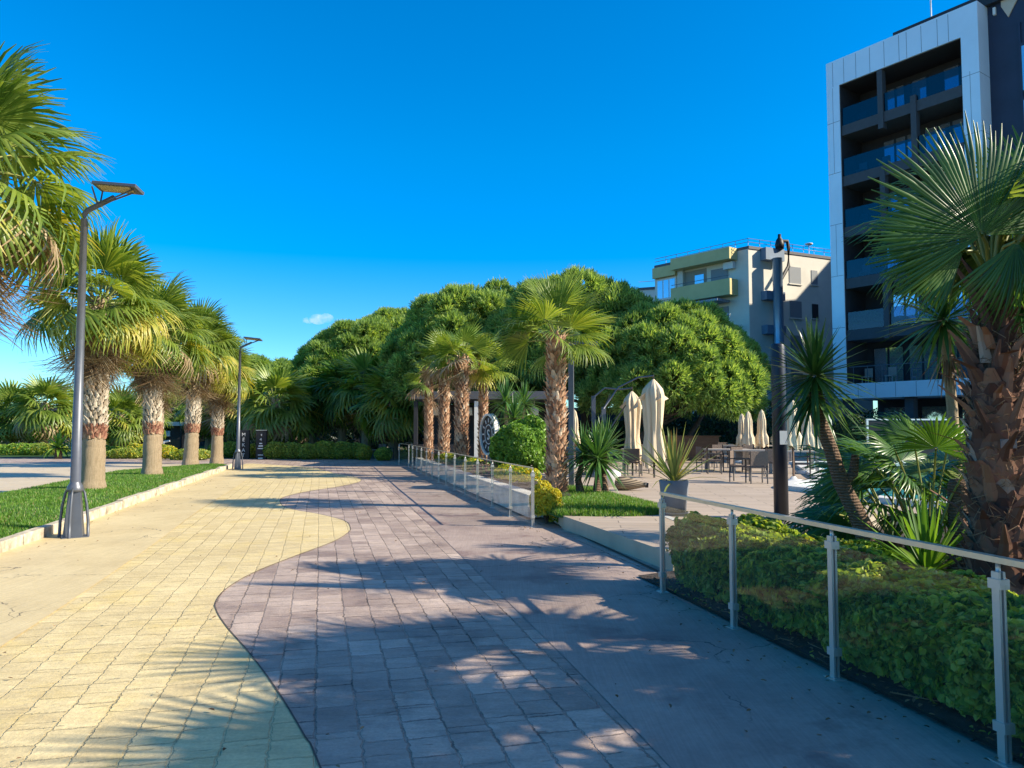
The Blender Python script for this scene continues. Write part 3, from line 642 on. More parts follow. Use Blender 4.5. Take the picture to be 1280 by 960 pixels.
# ------------------------------------------------------------------ far palms (garden left and middle distance)
FC = []
for s in (21, 22):
    c_, k_ = palm_crown(s, 40, 1.35, .95, 84, -48, 17, 1.8, 30, wind=.35)
    FC.append((c_, k_.mesh('dead_fronds', [M['dry_r'], M['dry']])))
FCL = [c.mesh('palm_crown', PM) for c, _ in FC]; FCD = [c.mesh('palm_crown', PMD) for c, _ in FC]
def far_trunk():
    rng = np.random.default_rng(9); t = MB(); z = np.linspace(-.05, 4.2, 22)
    t.lathe(np.c_[.24+.09*np.exp(-z/.4), z], n=14); return t.mesh('palm_trunk', M['trunk_tan'])
FT = far_trunk()
rf = random.Random(8)
def far_palm(label, px, Y, cy, sc=1, dark=False, group='palms of the garden left of the promenade', v=None):
    x = (px-640)/960*Y; cz = P(px, cy, Y)[2]; v = rf.randrange(2) if v is None else v
    t = thing('fan_palm', label, 'palm tree', (x, Y, 0), rf.uniform(0,6.28), group, sc)
    link_mesh('trunk', FT, t, sc=(1,1,cz/sc/4.0)); link_mesh('crown', (FCD if dark and rf.random() < .2 else FCL)[v], t, (0,0,cz/sc)); link_mesh('dead_frond_skirt', FC[v][1], t, (0,0,cz/sc))
for a in [('far garden palm at the left edge with a yellow lower crown', 14, 62, 513, 1.15), ('far garden palm with a bright round crown between left edge and lamp pole', 56, 60, 506, 1.25),
          ('garden palm peeking out between the lamp pole and the thick tan trunk', 104, 64, 512, 1.1), ('slim garden palm just right of the thick tan trunk', 150, 52, 520, .95),
          ('slim garden palm half hidden left of the red banded trunk', 180, 55, 520, .9), ('small garden palm far behind between the two nearest visible trunks', 163, 70, 520, .8),
          ('garden palm behind the last row palm, crown against the dark trees', 262, 58, 505, 1.1), ('far dark trunked garden palm left of the lit thick trunk base', 130, 75, 515, 1)]: far_palm(*a)
g2 = 'shaded palms at the bend of the promenade'
for a in [('lush palm above the black menu sign', 345, 47, 502, 1.2), ('shaded palm left of the black letter sign', 303, 52, 505, 1.05), ('palm with pale thin trunk behind the clipped hedge', 392, 50, 500, 1.0),
          ('tall shaded palm with crown against the middle pine', 428, 49, 486, 1.1), ('dark palm left of the sunlit drooping palm', 458, 47, 484, 1.15), ('drooping palm with sunlit lower fronds left of the rusty trunks', 492, 44, 498, 1.1),
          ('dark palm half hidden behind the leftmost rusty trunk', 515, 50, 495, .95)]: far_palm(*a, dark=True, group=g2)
# ------------------------------------------------------------------ rusty trunk palms on the right of the promenade
def boot_trunk(h, r0, seed, size=.2, dz=.011, mats='boot_b', out=.55, curl=.3, lean=0):
    rng = np.random.default_rng(seed); t = MB(); z = np.linspace(-.1, h, 16); t.lathe(np.c_[r0*(.9+.25*np.exp(-(z+.1)/.25)), z], n=16)
    bo = MB(); boots(bo, 0, h, lambda z: r0*(.95+.3*math.exp(-max(0,z)/.3)), size, dz, rng, 0, out, curl)
    return t, bo
def rust_palm(label, loc, h, r0, seed, n, L, p, emax, emin, nseg, size=.2, dz=.011, group=None, dry=.1, skirt=0, mats=PM, ch=.15):
    t = thing('fan_palm', label, 'palm tree', loc, 0, group)
    a, bo = boot_trunk(h, r0, seed, size, dz); a.build('trunk', M['fibre'], t); bo.build('leaf_bases', M['boot_b'], t)
    c_, k_ = palm_crown(seed+50, n, L, p, emax, emin, nseg, 1.75, skirt, rad=r0*.5, wind=.15, dry=dry, stiff=.5)
    o = c_.build('crown', mats, t); o.location.z = h+ch
    if skirt: o = k_.build('dead_frond_skirt', [M['dry'], M['dry_r']], t); o.location.z = h+ch+.1
    return t
PX, PY = .93, 16.2
rust_palm('tallest rusty barked palm standing by the yellow bush and spiky plant', (PX,PY,.2), 3.4, .175, 31, 20, .9, .5, 88, 0, 40, .16, .0055, None, .05, 0, [M['palm'], M['palm'], M['dry'], M['petiole']], .2)
g3 = 'rusty barked palms in the raised bed by the far fence'
for lb, px, Y, hy, r0, sd, n, L, pp, emin, dry in [('thickest of the rusty trunks in the raised bed, full crown', 577, 26, 447, .215, 33, 18, .82, .5, -12, .3), ('rusty palm right beside the round clock-like sign', 604, 27, 456, .135, 34, 16, .82, .5, -12, .3),
                                             ('rusty palm just left of the thickest trunk in the raised bed', 555, 30, 450, .19, 35, 18, .85, .5, -12, .3), ('slim rusty palm with dry fronds, leftmost in the raised bed', 536, 32, 474, .15, 36, 10, .75, .4, -20, .7)]:
    x = (px-640)/960*Y; rust_palm(lb, (x, Y, .3), P(px,hy,Y)[2]-.3, r0, sd, n, L, pp, 84, emin, 22, .15, .0085, g3, dry, 6 if sd != 34 else 0)

# big palm close on the right
BX, BY = 4.70, 7.45
t = thing('fan_palm', 'massive close palm with shaggy dark bark at the right edge', 'palm tree', (BX, BY, 0))
rng = np.random.default_rng(77); a = MB(); z = np.linspace(-.1, 3.2, 24); a.lathe(np.c_[lerp(z, [(0,.29),(.6,.26),(1.5,.225),(2.2,.165),(2.6,.12),(3.3,.10)]), z], n=20); a.build('trunk', M['fibre'], t)
bo = MB(); TR = lambda z: float(lerp(z, [(0,.29),(.6,.255),(1.5,.22),(2.2,.165)]))
boots(bo, .05, 2.1, lambda z: TR(z)*.93, .21, .0085, rng, 0, .42, .25, .98, (.06,.2))
boots(bo, 2.0, 3.1, lambda z: float(lerp(z, [(1.9,.19),(2.5,.12),(3.2,.08)])), .34, .03, rng, 0, .55, .6, .26)
boots(bo, .2, 2.5, TR, .27, .042, rng, 0, 1.25, 1.0, .36)
bo.build('leaf_bases', M['boot_n'], t)
cr = MB(); rc = np.random.default_rng(5)
def big_leaf(hx, hy_, hz, bd, up, L, sp, mi, n=46, droop=.12, tip=.12, fold=.15, split=.56):
    hub = np.array([hx, hy_, hz]); st = np.array([hx*.08, hy_*.08, -.25]); mid = (st+hub)/2+np.array([0,0,.12])
    cr.tube([st, mid, hub], [.028,.02,.016], 5, 3, True, False)
    fan_leaf(cr, hub, frame(bd, up), L, n, sp, mi, rc, split=split, droop=droop, fold=fold, tip=tip, narrow=.72)
# (hub relative to crown base at z=3.3) facing the camera = up (0,-1,.2)
big_leaf(-.34,-.42,.05, (-.38,-.08,1), (0,-1,.1), 1.12, 1.85, 0, 64, .05, .07, .06, .66)
big_leaf(.42,-.25,.30, (.35,0,1), (-.6,-.9,.3), 1.1, 1.2, 0, 46, .08, .1, .2, .68)
big_leaf(-.40,-.22,-.05, (-1,-.1,-.05), (.05,-.9,.45), .85, 1.0, 0, 36, .12, .15, .2, .6)
big_leaf(-.05,-.46,-.02, (.3,-.3,-.9), (0,-.95,.35), .78, 1.3, 0, 42, .15, .4, .45)
big_leaf(.08,-.45,-.05, (.1,-.5,-.9), (0,-.9,.45), .62, 1.2, 0, 38, .2, .4, .6)
big_leaf(.50,-.35,-.05, (.7,-.35,-.6), (.3,-.8,.5), .9, 1.4, 0, 40, .2, .4, .4)
for i in range(28):
    az = R_(-50+i*6+rc.normal(0,6)); e = R_(rc.uniform(10,70)); d = np.array([math.cos(e)*math.cos(az), math.cos(e)*math.sin(az), math.sin(e)])
    h_ = d*rc.uniform(.4,.6); bl = d-np.array([0,0,.3]); big_leaf(h_[0],h_[1],h_[2], bl, (-d[0]*d[2], -d[1]*d[2], 1), rc.uniform(.85,1.0), 1.5, 0 if i % 4 else 1, 34, .2, .3, .3)
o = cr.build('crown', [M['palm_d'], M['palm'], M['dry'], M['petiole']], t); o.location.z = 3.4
fb = MB()
for k in range(900):
    z = rng.uniform(.05,2.9); az = rng.uniform(0,6.28); r_ = float(lerp(z, [(0,.37),(.6,.33),(1.5,.29),(2.3,.2),(3,.13)])); e_ = np.array([math.cos(az), math.sin(az), 0]); q_ = np.array([-e_[1], e_[0], 0])
    p0 = e_*r_*.95+np.array([0,0,z]); l = rng.uniform(.08,.28); p1 = p0+e_*rng.uniform(.0,.07)+q_*rng.normal(0,.08)+np.array([0,0,rng.normal(0,.6)*l]); p2 = p1+e_*rng.uniform(-.02,.05)+q_*rng.normal(0,.08)-np.array([0,0,abs(rng.normal(.3,.4))*l]); w_ = np.array([0,0,.004])
    fb.add([p0-w_,p0+w_,p1-w_,p1+w_,p2], [(0,2,3,1)]); fb.add([p1-w_,p1+w_,p2], [(0,2,1)])
fb.build('fibre_strands', M['dry_r'], t)
mb = MB(); mb.box((-.09,-.30,1.52), (.14,.012,.085), -.1); mb.build('name_plate', M['lamp_light'], t)
# neighbours of the big palm outside the right edge: they throw the shade on the foreground paving
sh = [('palm standing just outside the right edge of the photo', (5.9,2.75), 3.4, 61, 1.0), ('second palm outside the right edge, farther from the path', (6.2,4.35), 3.7, 62, .95)]
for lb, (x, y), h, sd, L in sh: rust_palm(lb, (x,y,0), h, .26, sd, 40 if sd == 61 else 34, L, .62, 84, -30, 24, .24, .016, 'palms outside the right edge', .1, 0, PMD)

# ------------------------------------------------------------------ pines
PN = []
for s, a, h, nb, br in ((41, 4.2, 3.3, 190, .62), (42, 4.2, 3.9, 205, .62)):
    c_, cen_ = pine_crown(s, a, h, nb, br, 30, .12, .33); PN.append((c_.mesh('pine_crown', M['pine']), cen_))
def pine(label, px, Y, topy, hw, v=0, tx=None, hc=None, rz=0, sq=1, group='umbrella pines behind the restaurant'):
    x = (px-640)/960*Y; s = hw/4.6; top = P(px, topy, Y)[2]; h = (3.3, 3.9)[v]*s*sq
    H = top-h*1.12-.55*s
    t = thing('umbrella_pine', label, 'pine tree', (x, Y, 0), rz, group)
    o = link_mesh('crown', PN[v][0], t, (0,0,H), sc=(s,s,s*sq))
    bx = 0 if tx is None else ((tx-640)/960*Y-x); ca, sa = math.cos(-rz), math.sin(-rz)
    tr = MB(); rng = np.random.default_rng(int(px)); top_ = np.array([0,0,H-.4]); base = np.array([bx*ca, bx*sa, -.1]); q = np.linspace(0,1,7)[:,None]
    pts = base+(top_-base)*q; pts[:,2] -= .5*np.sin(q[:,0]*math.pi)*(abs(bx)/4); pts += np.c_[.15*np.sin(q*5), .12*np.cos(q*4), 0*q]*q*(1-q)*3
    tr.tube(pts, .26*s*np.linspace(1.3,.6,7), 10)
    for k in rng.permutation(len(PN[v][1]))[:20]:
        e = PN[v][1][k]*.92*np.array([s,s,s*sq])+np.array([0,0,H]); s0 = pts[int(rng.integers(4,7))]; mid = (s0+e)/2+np.array([0,0,-.2])+rng.normal(0,.2,3)
        tr.tube([s0,(s0+mid)/2,mid,e], np.array([.11,.085,.06,.02])*s, 6)
    tr.build('trunk', M['pine_bark'], t); return t
pine('pine whose low right side almost touches the cream parasols', 838, 37, 372, 4.0, 1, 748, rz=.4, sq=1.12)
pine('lower rounded pine in front of the yellow apartment block', 896, 41, 408, 2.5, 0, 840, rz=2, sq=1.15)
pine('tallest pine rising behind the tallest rusty palm', 725, 41, 342, 4.6, 0, 735, rz=1.1, sq=1.2)
pine('dense pine behind the rusty palms of the raised bed', 590, 45, 358, 4.9, 1, 600, rz=3.3, sq=1.15)
pine('pine left of the dense middle pine, crown below the small cloud', 452, 55, 397, 4.6, 1, 455, rz=5.2, sq=1.05)
pine('farthest low pine behind the black signs', 335, 70, 443, 5.4, 0, 340, rz=.9, sq=.9)
pine('pine filling the gap between the dense pine and its left neighbour', 512, 58, 380, 4.8, 0, 515, rz=4.1, sq=1.05)
pine('shaded pine deep behind the tall one', 660, 55, 350, 6.0, 0, 660, rz=2.6, sq=1.2)
pine('far pine left of the low pine behind the last row palm', 262, 80, 470, 5.0, 1, 262, rz=2.2, sq=.9)
pine('far pine at the left edge above the garden palms', 40, 95, 500, 5.5, 0, 40, rz=1.7, sq=.8)
pine('far pine behind the red banded trunk', 150, 90, 488, 5.5, 1, 150, rz=2.7, sq=.8)
# ------------------------------------------------------------------ street lamps
def street_lamp(label, loc, rz, group='street lamps along the kerb'):
    t = thing('street_lamp', label, 'street lamp', loc, rz, group)
    b = MB(); b.box((0,0,.36), (.27,.27,.72), R_(30), 0, (.58,.58)); b.box((0,0,.012), (.36,.36,.024), R_(45)); b.build('base', M['lamp'], t)
    for k in range(4):
        f = MB(); a = R_(20)+k*math.pi/2; pr = [(.20,.01),(.195,.25),(.17,.5),(.135,.68),(.10,.76)]
        f.tube([(r_*math.cos(a), r_*math.sin(a), z) for r_, z in pr], [.022,.022,.02,.018,.014], 6); f.build('fin', M['lamp'], t)
    c = MB(); c.lathe([(.005,.70),(.115,.70),(.12,.74),(.105,.79),(.075,.84),(.066,.9),(.06,.9)], n=18); c.build('collar', M['lamp_light'], t)
    p = MB(); p.tube([(0,0,.8),(0,0,2.8),(0,0,4.95)], [.075,.062,.048], 14); p.build('pole', M['lamp_light'], t)
    p = MB(); p.tube([(0,0,4.93),(0,0,5.02),(.05,0,5.08),(.5,0,5.27)], .042, 10); p.build('arm', M['lamp'], t)
    L = bpy.data.objects.new('luminaire', (lambda q: (q.box((0,0,0), (.74,.25,.045)), q)[1])(MB()).mesh('luminaire', M['lamp'])); COL.objects.link(L); L.parent = t
    L.location = (.56,0,5.42); L.rotation_euler = (R_(-14), R_(7), 0)
    q = MB(); q.box((-.02,0,-.026), (.56,.18,.01)); q = q.build('led_panel', M['led'], L)
    for k, pts in enumerate([[(.21,.13,5.46),(.24,.03,5.17)], [(.21,-.13,5.42),(.24,-.03,5.17)], [(.86,-.05,5.37),(.30,-.02,5.18)], [(.88,.06,5.38),(.30,.02,5.18)]]):
        s = MB(); s.tube(pts, .013, 6); s.build('strut', M['lamp'], t)
    return t
street_lamp('near grey street lamp with flared finned foot at the kerb', (*G(92,672), .0), R_(-8))
street_lamp('far grey street lamp at the end of the kerb', (*G(297,587), .0), R_(-8))
LX, LY = (714-640)/960*19.5, 19.5; LH = P(712,432,LY)[2]-.2
t = thing('lamp_post', 'grey square right-angled lamp post behind the tallest rusty palm', 'lamp post', (LX, LY, .2), R_(-12))
b = MB(); b.box((0,0,LH/2), (.13,.13,LH)); b.build('pole', M['lamp_light'], t)
b = MB(); b.box((.30,0,LH+.05), (.74,.14,.1)); b.build('lamp_head', M['lamp_light'], t); 
b = MB(); b.box((.3,0,LH-.006), (.5,.1,.012)); b.build('diffuser', M['led'], t)
px_, py_ = G(977,657,.1)
t = thing('dark_post', 'tall dark round post standing in front of the cream parasols', 'post', (px_, py_, .1)); H = P(977,430,py_)[2]-.1
b = MB(); b.lathe([(.01,0),(.115,0),(.112,H-.03),(.10,H),(.01,H)], n=20); b.build('pole', M['pole'], t)
b = MB(); b.lathe([(.12,0),(.17,0),(.17,.03),(.12,.05)], n=20); b.build('base_collar', M['pole'], t)
b = MB(); b.box((.02,-.117,1.42), (.12,.01,.22)); b.build('notice', M['coping'], t)

# ------------------------------------------------------------------ glass fences
def fence(label, pts, H, thin=(), rail=True, group='frameless glass fences'):
    pts = [np.array(p, float) for p in pts]; t = thing('glass_fence', label, 'glass fence', (pts[0][0], pts[0][1], 0), 0, group); o0 = pts[0]
    for k, p in enumerate(pts):
        d = (pts[min(k+1,len(pts)-1)]-pts[max(k-1,0)]); a = math.atan2(d[1], d[0]); c = p-o0
        m = MB(); ca, sa = math.cos(a), math.sin(a)
        for s in (-.014, .014): m.box((c[0]-sa*s*1.0, c[1]+ca*s*1.0, H/2-.02), (.045 if k not in thin else .022,.014,H-.04), a)
        m.box((c[0], c[1], .006), (.12,.09,.012), a); po = m.build('post', M['steel'], t)
        for z in (.18, H-.10):
            q = MB(); q.box((c[0]-ca*.0+sa*.0, c[1], z), (.075,.06,.05), a); q.build('clamp', M['steel'], po)
        q = MB(); q.tube([(c[0],c[1],H-.05),(c[0],c[1],H+.01)], .012, 8); q.build('rail_pin', M['steel'], po)
    for p, p2 in zip(pts[:-1], pts[1:]):
        d = p2-p; l = np.linalg.norm(d); a = math.atan2(d[1], d[0]); c = (p+p2)/2-o0
        m = MB(); m.box((c[0], c[1], .07+(H-.17)/2), (l-.085,.009,H-.17), a); m.build('glass_pane', M['glass'], t)
    if rail:
        d = pts[-1]-pts[0]; m = MB()
        for p, p2 in zip(pts[:-1], pts[1:]):
            d = p2-p; l = np.linalg.norm(d); a = math.atan2(d[1], d[0]); c = (p+p2)/2-o0; m.box((c[0],c[1],H+.02), (l+(.0 if rail == 2 else .004),.052 if rail != 2 else .03,.03 if rail != 2 else .018), a)
        m.build('handrail', M['rail'], t)
    return t
NF = [(XF(y), y) for y in (7.9, 6.5, 5.2, 3.9, 2.6, 1.3)]
fence('near glass fence with beige handrail in front of the clipped hedge', NF, .98)
FF = [(XF(y), y) for y in (13.1, 21.0, 33.5)]
ff = []
for y0, y1, n_ in ((13.1,21,5),(21,33.5,8)):
    ff += [(XF(y), y) for y in np.linspace(y0, y1, n_+1)[:-1]]
ff.append((XF(33.5), 33.5)); ff += [(-5.3, 36.2), (-5.0, 38.5)]
fence('far glass fence running to the bend beside the low stone wall', ff, .98, [k for k in range(15) if k not in (0,5,13)], rail=2)

# ------------------------------------------------------------------ hedges and shrubs
def hedge(label, y0, y1, off, hw, H, n, seed, yel=None, name='clipped_hedge', cat='hedge', group='clipped hedge behind the near fence', sz=.062):
    r = np.random.default_rng(seed); mb = MB(); n3 = n
    s = r.random(n3); y = y0+(y1-y0)*s; face = r.random(n3); xl = np.zeros(n3); z = np.zeros(n3); nx = np.zeros((n3,3))
    top = face < .45; fr = (face >= .45) & (face < .85); bk = face >= .85
    xl[top] = r.uniform(-1,1,top.sum())*hw; z[top] = H; nx[top] = (0,0,1)
    xl[fr] = -hw; z[fr] = .07+(H-.07)*r.random(fr.sum())**.85; nx[fr] = (-1,0,.2)
    xl[bk] = hw; z[bk] = .16+(H-.16)*r.random(bk.sum()); nx[bk] = (1,0,.2)
    e = np.clip(np.minimum(s, 1-s)*(y1-y0)/.3, 0, 1)**.5
    k = np.where(top, np.abs(xl)/hw, z/H); drop = np.where(top, .12*k**4, 0); ins = np.where(top, 0, .14*np.maximum(0,(z/H-.55)/.45)**2+.06*np.maximum(0,(.5-z/H)/.5))
    p = np.c_[xl*(1-ins/hw)*np.where(top,1,.6+.4*e), y, (z-drop)*(.75+.25*e)]
    bp = lump(p*np.array([1,1,1.2]), 7)*.06+lump(p, 2.7)*.08; p += nx*(bp-r.exponential(.05,n3))[:,None]
    xc = lerp(p[:,1], FENCE)+off; p[:,0] += xc
    mi = np.zeros(n3, int)
    yl = (lump(p*1.0, 1.9) > .25) & (p[:,2] > H*.82); mi[yl & (r.random(n3) < .45)] = 1
    if yel: 
        for (cx, cy, rr) in yel:
            dd = np.hypot(p[:,0]-cx, p[:,1]-cy); mi[(dd < rr) & (p[:,2] > H*.72) & (r.random(n3) < .9)] = 2
    o = np.array([lerp((y0+y1)/2, FENCE)+off, (y0+y1)/2, .02]); t = thing(name, label, cat, o, 0, group)
    leaves(mb, p-o, nx, sz, r, mi, .9, .75); mb.build('foliage', [M['hedge'], M['hedge_y'], M['canary']], t)
    tw = MB()
    for i in range(int((y1-y0)*26)):
        yy = r.uniform(y0+.1, y1-.1); b0 = np.array([lerp(yy,FENCE)+off+r.uniform(-.6,.6)*hw, yy, 0])-o; b1 = b0+np.array([r.normal(0,.12), r.normal(0,.12), r.uniform(.4,.62)])
        tw.tube([b0, (b0+b1)/2+r.normal(0,.03,3), b1], [.009,.007,.004], 5)
    tw.build('stems', M['twig'], t); return t
hedge('far end of the near clipped hedge with pale new growth, by the terrace step', 5.95, 8.35, .64, .46, .70, 17000, 1, None)
hedge('near stretch of the clipped hedge with a bright yellow patch on top', 2.2, 5.95, .64, .48, .62, 31000, 2, [(2.75, 5.35, .22), (2.85,5.0,.16), (3.05,4.55,.14)])
def bush(name, label, cat, c, rad, n, size, seed, mats, mif=None, group=None, stem=True, asp=.5, lo=-.5, amp=.14, bk=4, lobes=None):
    r = np.random.default_rng(seed); t = thing(name, label, cat, (c[0], c[1], c[2]), 0, group)
    fm = bush_mb(r, (0,0,rad[2]*.95), rad, n, size, bk, amp, 0, mif, lo, asp)
    for k in range(lobes or 0):
        a_ = k*2.4; f_ = r.uniform(.4,.65); q_ = bush_mb(r, (rad[0]*.65*math.cos(a_), rad[1]*.65*math.sin(a_), rad[2]*(.6+1.2*k/lobes)), tuple(x*f_ for x in rad), int(n*.3), size, bk*1.5, amp, 0, mif, -.8, asp)
        for f in q_.f: fm.f.append((f[0]+fm.n, f[1], f[2]))
        fm.v += q_.v; fm.n += q_.n
    fm.build('foliage', mats, t)
    if stem:
        s = MB()
        for k in range(7):
            a = k*.9; s.tube([(0,0,-.05),(rad[0]*.25*math.cos(a),rad[1]*.25*math.sin(a),rad[2]*.6),(rad[0]*.6*math.cos(a),rad[1]*.6*math.sin(a),rad[2]*1.3)], [rad[0]*.06,rad[0]*.04,.01], 6)
        s.build('stems', M['twig'], t)
    return t
ymix = lambda p, r: np.where(p[:,2]+r.normal(0,.12,len(p)) > .28, 0, np.where(r.random(len(p)) < .5, 1, 0))
bush('yellow_bush', 'bright yellow bush at the end post of the far fence', 'bush', (.60,13.6,.02), (.27,.27,.32), 1700, .065, 3, [M['canary'], M['bush']], ymix, lobes=7)
bush('round_shrub', 'light green leafy shrub left of the tallest rusty palm', 'shrub', ((652-640)/960*21.5,21.5,.42), (.64,.6,.72), 3600, .12, 4, [M['bush']], amp=.2, bk=3, lobes=9)
bush('round_shrub', 'green shrub behind the low grey slatted fence', 'shrub', (-.1,23.5,.22), (.45,.4,.6), 2000, .12, 5, [M['bush']], amp=.22, lobes=6)
r0 = random.Random(2)
for k in range(9):
    y = 18.2+k*1.5
    bush('bedding_plant', ['yellow clump nearest the camera on the raised bed', 'second yellow clump from the camera on the raised bed','russet clump between yellow ones on the raised bed','yellow clump in front of the thickest rusty trunk','low yellow green clump behind the thickest rusty trunk','green clump behind the far fence panes, middle of the bed','sunlit clump behind the far fence panes','small green clump near the slim rusty palm','last green clump of the raised bed near the bend'][k],
         'plant', (XF(y)+.95+r0.uniform(-.1,.25), y, .34), (.38,.42,.22), 700, .085, 30+k, [M['canary'] if k in (0,1,3,4) else (M['dry_r'] if k == 2 else M['hedge_y']), M['bush']], (lambda p, r: (r.random(len(p)) < .3).astype(int)), 'low planting of the raised bed', False)
# clipped bushes at the bend
hx = [(346,.75,.5),(366,.7,.48),(388,.6,.45),(408,.75,.52),(430,.7,.5),(447,.6,.46)]
hl = ['wide clipped bush right of the black menu sign','second clipped bush right of the black menu sign','low clipped bush in front of the pale thin trunk','clipped bush right of the pale thin trunk','clipped bush left of the round ball bush pair','clipped bush touching the round ball bush']
for k, (px, w_, h_) in enumerate(hx):
    bush('clipped_bush', hl[k], 'bush', ((px-640)/960*43, 43+r0.uniform(-.3,.3), 0), (w_,.6,h_), 2200, .12, 50+k, [M['hedge'], M['hedge_y']], lambda p, r: ((p[:,2] > .7) & (r.random(len(p)) < .4)).astype(int), 'clipped bushes at the bend', False, lo=-.9)
bush('clipped_bush', 'bright round ball bush at the end of the clipped row', 'bush', ((456-640)/960*42, 42, 0), (.42,.42,.42), 1500, .11, 60, [M['hedge_y'], M['hedge']], lambda p, r: (r.random(len(p)) < .45).astype(int), 'clipped bushes at the bend', False, lo=-.9)
for k, (px, Y, s, lab) in enumerate([(318,45,.5,'yellow green bush between the two black signs'),(292,46,.6,'bush left of the black letter sign behind the far lamp'),(275,47,.6,'dark green bush behind the last palm of the left row'),(480,41,.45,'dark bush right of the wooden chairs at the bend')]):
    bush('clipped_bush', lab, 'bush', ((px-640)/960*Y, Y, 0), (s,s,s*.8), 1500, .12, 70+k, [M['hedge_y'] if k == 0 else M['hedge']], None, 'clipped bushes at the bend', False, lo=-.9)
# planting on the garden side, left
gl = [(8,50,1.8,.35,'low spreading shrub at the left edge beyond the plaza'),(34,49,1.6,.4,'low dark shrub left of the feathery plant beyond the plaza'),(58,49,1.4,.4,'low shrub beside the feathery plant beyond the plaza'),
      (118,47,.9,.4,'low green shrub just right of the nearest palm trunk'),(160,44,1.1,.3,'green shrub strip left of the red banded palm'),(138,45,.9,.35,'shrub between the two nearest palm trunks'),(240,42,1.2,.3,'low shrub between the third and last palms of the row')]
for k, (px, Y, w_, h_, lab) in enumerate(gl):
    bush('garden_shrub', lab, 'shrub', ((px-640)/960*Y, Y, 0), (w_,.7,h_), 1500, .14, 80+k, [M['bush'] if k % 2 else M['hedge'], M['hedge_y']], lambda p, r: (r.random(len(p)) < .2).astype(int), 'low shrubs of the left garden', False, lo=-.9)
for k, (px, Y, lab) in enumerate([(172,46,'yellow bush left of the red banded palm trunk'),(208,42,'yellow bush right of the red banded palm trunk')]):
    bush('yellow_bush', lab, 'bush', ((px-640)/960*Y, Y, 0), (.6,.5,.42), 1500, .11, 90+k, [M['canary'], M['bush']], lambda p, r: (r.random(len(p)) < .35).astype(int), None, False, lo=-.8)
t = thing('feathery_plant', 'small feathery palm-like plant on the plaza edge', 'plant', ((75-640)/960*44, 44, 0)); mb = MB(); rosette(mb, (0,0,.55), 46, 1.15, .09, np.random.default_rng(3), 0, -10, 80, .5); mb.build('fronds', M['bush'], t)
b = MB(); b.lathe([(.22,-.05),(.2,.3),(.14,.6)], n=10); b.build('stump', M['fibre'], t)
# back screens of dark evergreen
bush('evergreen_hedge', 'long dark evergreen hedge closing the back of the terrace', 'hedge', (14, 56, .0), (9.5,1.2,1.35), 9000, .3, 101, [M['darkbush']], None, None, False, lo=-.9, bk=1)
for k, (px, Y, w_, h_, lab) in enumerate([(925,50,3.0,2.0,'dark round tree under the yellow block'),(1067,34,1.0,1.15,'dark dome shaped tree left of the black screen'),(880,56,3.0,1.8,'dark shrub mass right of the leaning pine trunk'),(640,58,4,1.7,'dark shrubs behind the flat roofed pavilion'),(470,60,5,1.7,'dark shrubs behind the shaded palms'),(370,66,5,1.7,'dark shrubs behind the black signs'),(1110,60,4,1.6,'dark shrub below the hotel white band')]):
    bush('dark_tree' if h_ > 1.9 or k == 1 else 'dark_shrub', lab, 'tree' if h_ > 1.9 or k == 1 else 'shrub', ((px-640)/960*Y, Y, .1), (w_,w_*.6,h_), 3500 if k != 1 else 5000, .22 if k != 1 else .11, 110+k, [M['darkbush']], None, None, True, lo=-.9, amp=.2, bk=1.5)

# ------------------------------------------------------------------ yuccas and agaves
t = thing('spiky_yucca', 'spiky green yucca with stubby trunks on the grass patch', 'yucca', (1.78,16.3,.25)); rng = np.random.default_rng(6)
h = MB(); rosette(h, (.02,-.1,.78), 150, .82, .026, rng, 0, -55, 88, .2); rosette(h, (.22,.25,1.0), 80, .7, .024, rng, 0, -30, 88, .2); rosette(h, (-.25,.1,.85), 70, .7, .024, rng, 0, -40, 85, .2); h.build('leaves', M['yucca'], t)
for pts in ([(.0,0,-.1),(.03,-.05,.4),(.02,-.1,.8)], [(.2,.05,-.1),(.16,.1,.4),(.22,.25,1.0)], [(-.3,0,-.1),(-.38,.05,.35),(-.25,.1,.85)]):
    s = MB(); s.tube(pts, [.11,.07,.055], 9); s.build('trunk', M['trunk_brown'], t)
for k, (px, Y, hz, tx, lab) in enumerate([(632,25,2.55,634,'left spiky yucca head above the green shrub'),(655,26,2.5,648,'right spiky yucca head above the green shrub'),(643,24,2.0,641,'lower spiky yucca between two taller ones behind the round sign')]):
    x = (px-640)/960*Y; t = thing('spiky_yucca', lab, 'yucca', (x,Y,.2), 0, 'yuccas behind the round sign'); h = MB(); rosette(h, (0,0,hz-.2), 90, .85, .03, np.random.default_rng(20+k), 0, -50, 88, .25); h.build('leaves', M['yucca'], t)
    s = MB(); s.tube([((tx-px)/960*Y,0,-.05),((tx-px)/960*Y*.6,0,(hz-.2)*.5),(0,0,hz-.2)], [.09,.06,.05], 8); s.build('trunk', M['trunk_tan'], t)
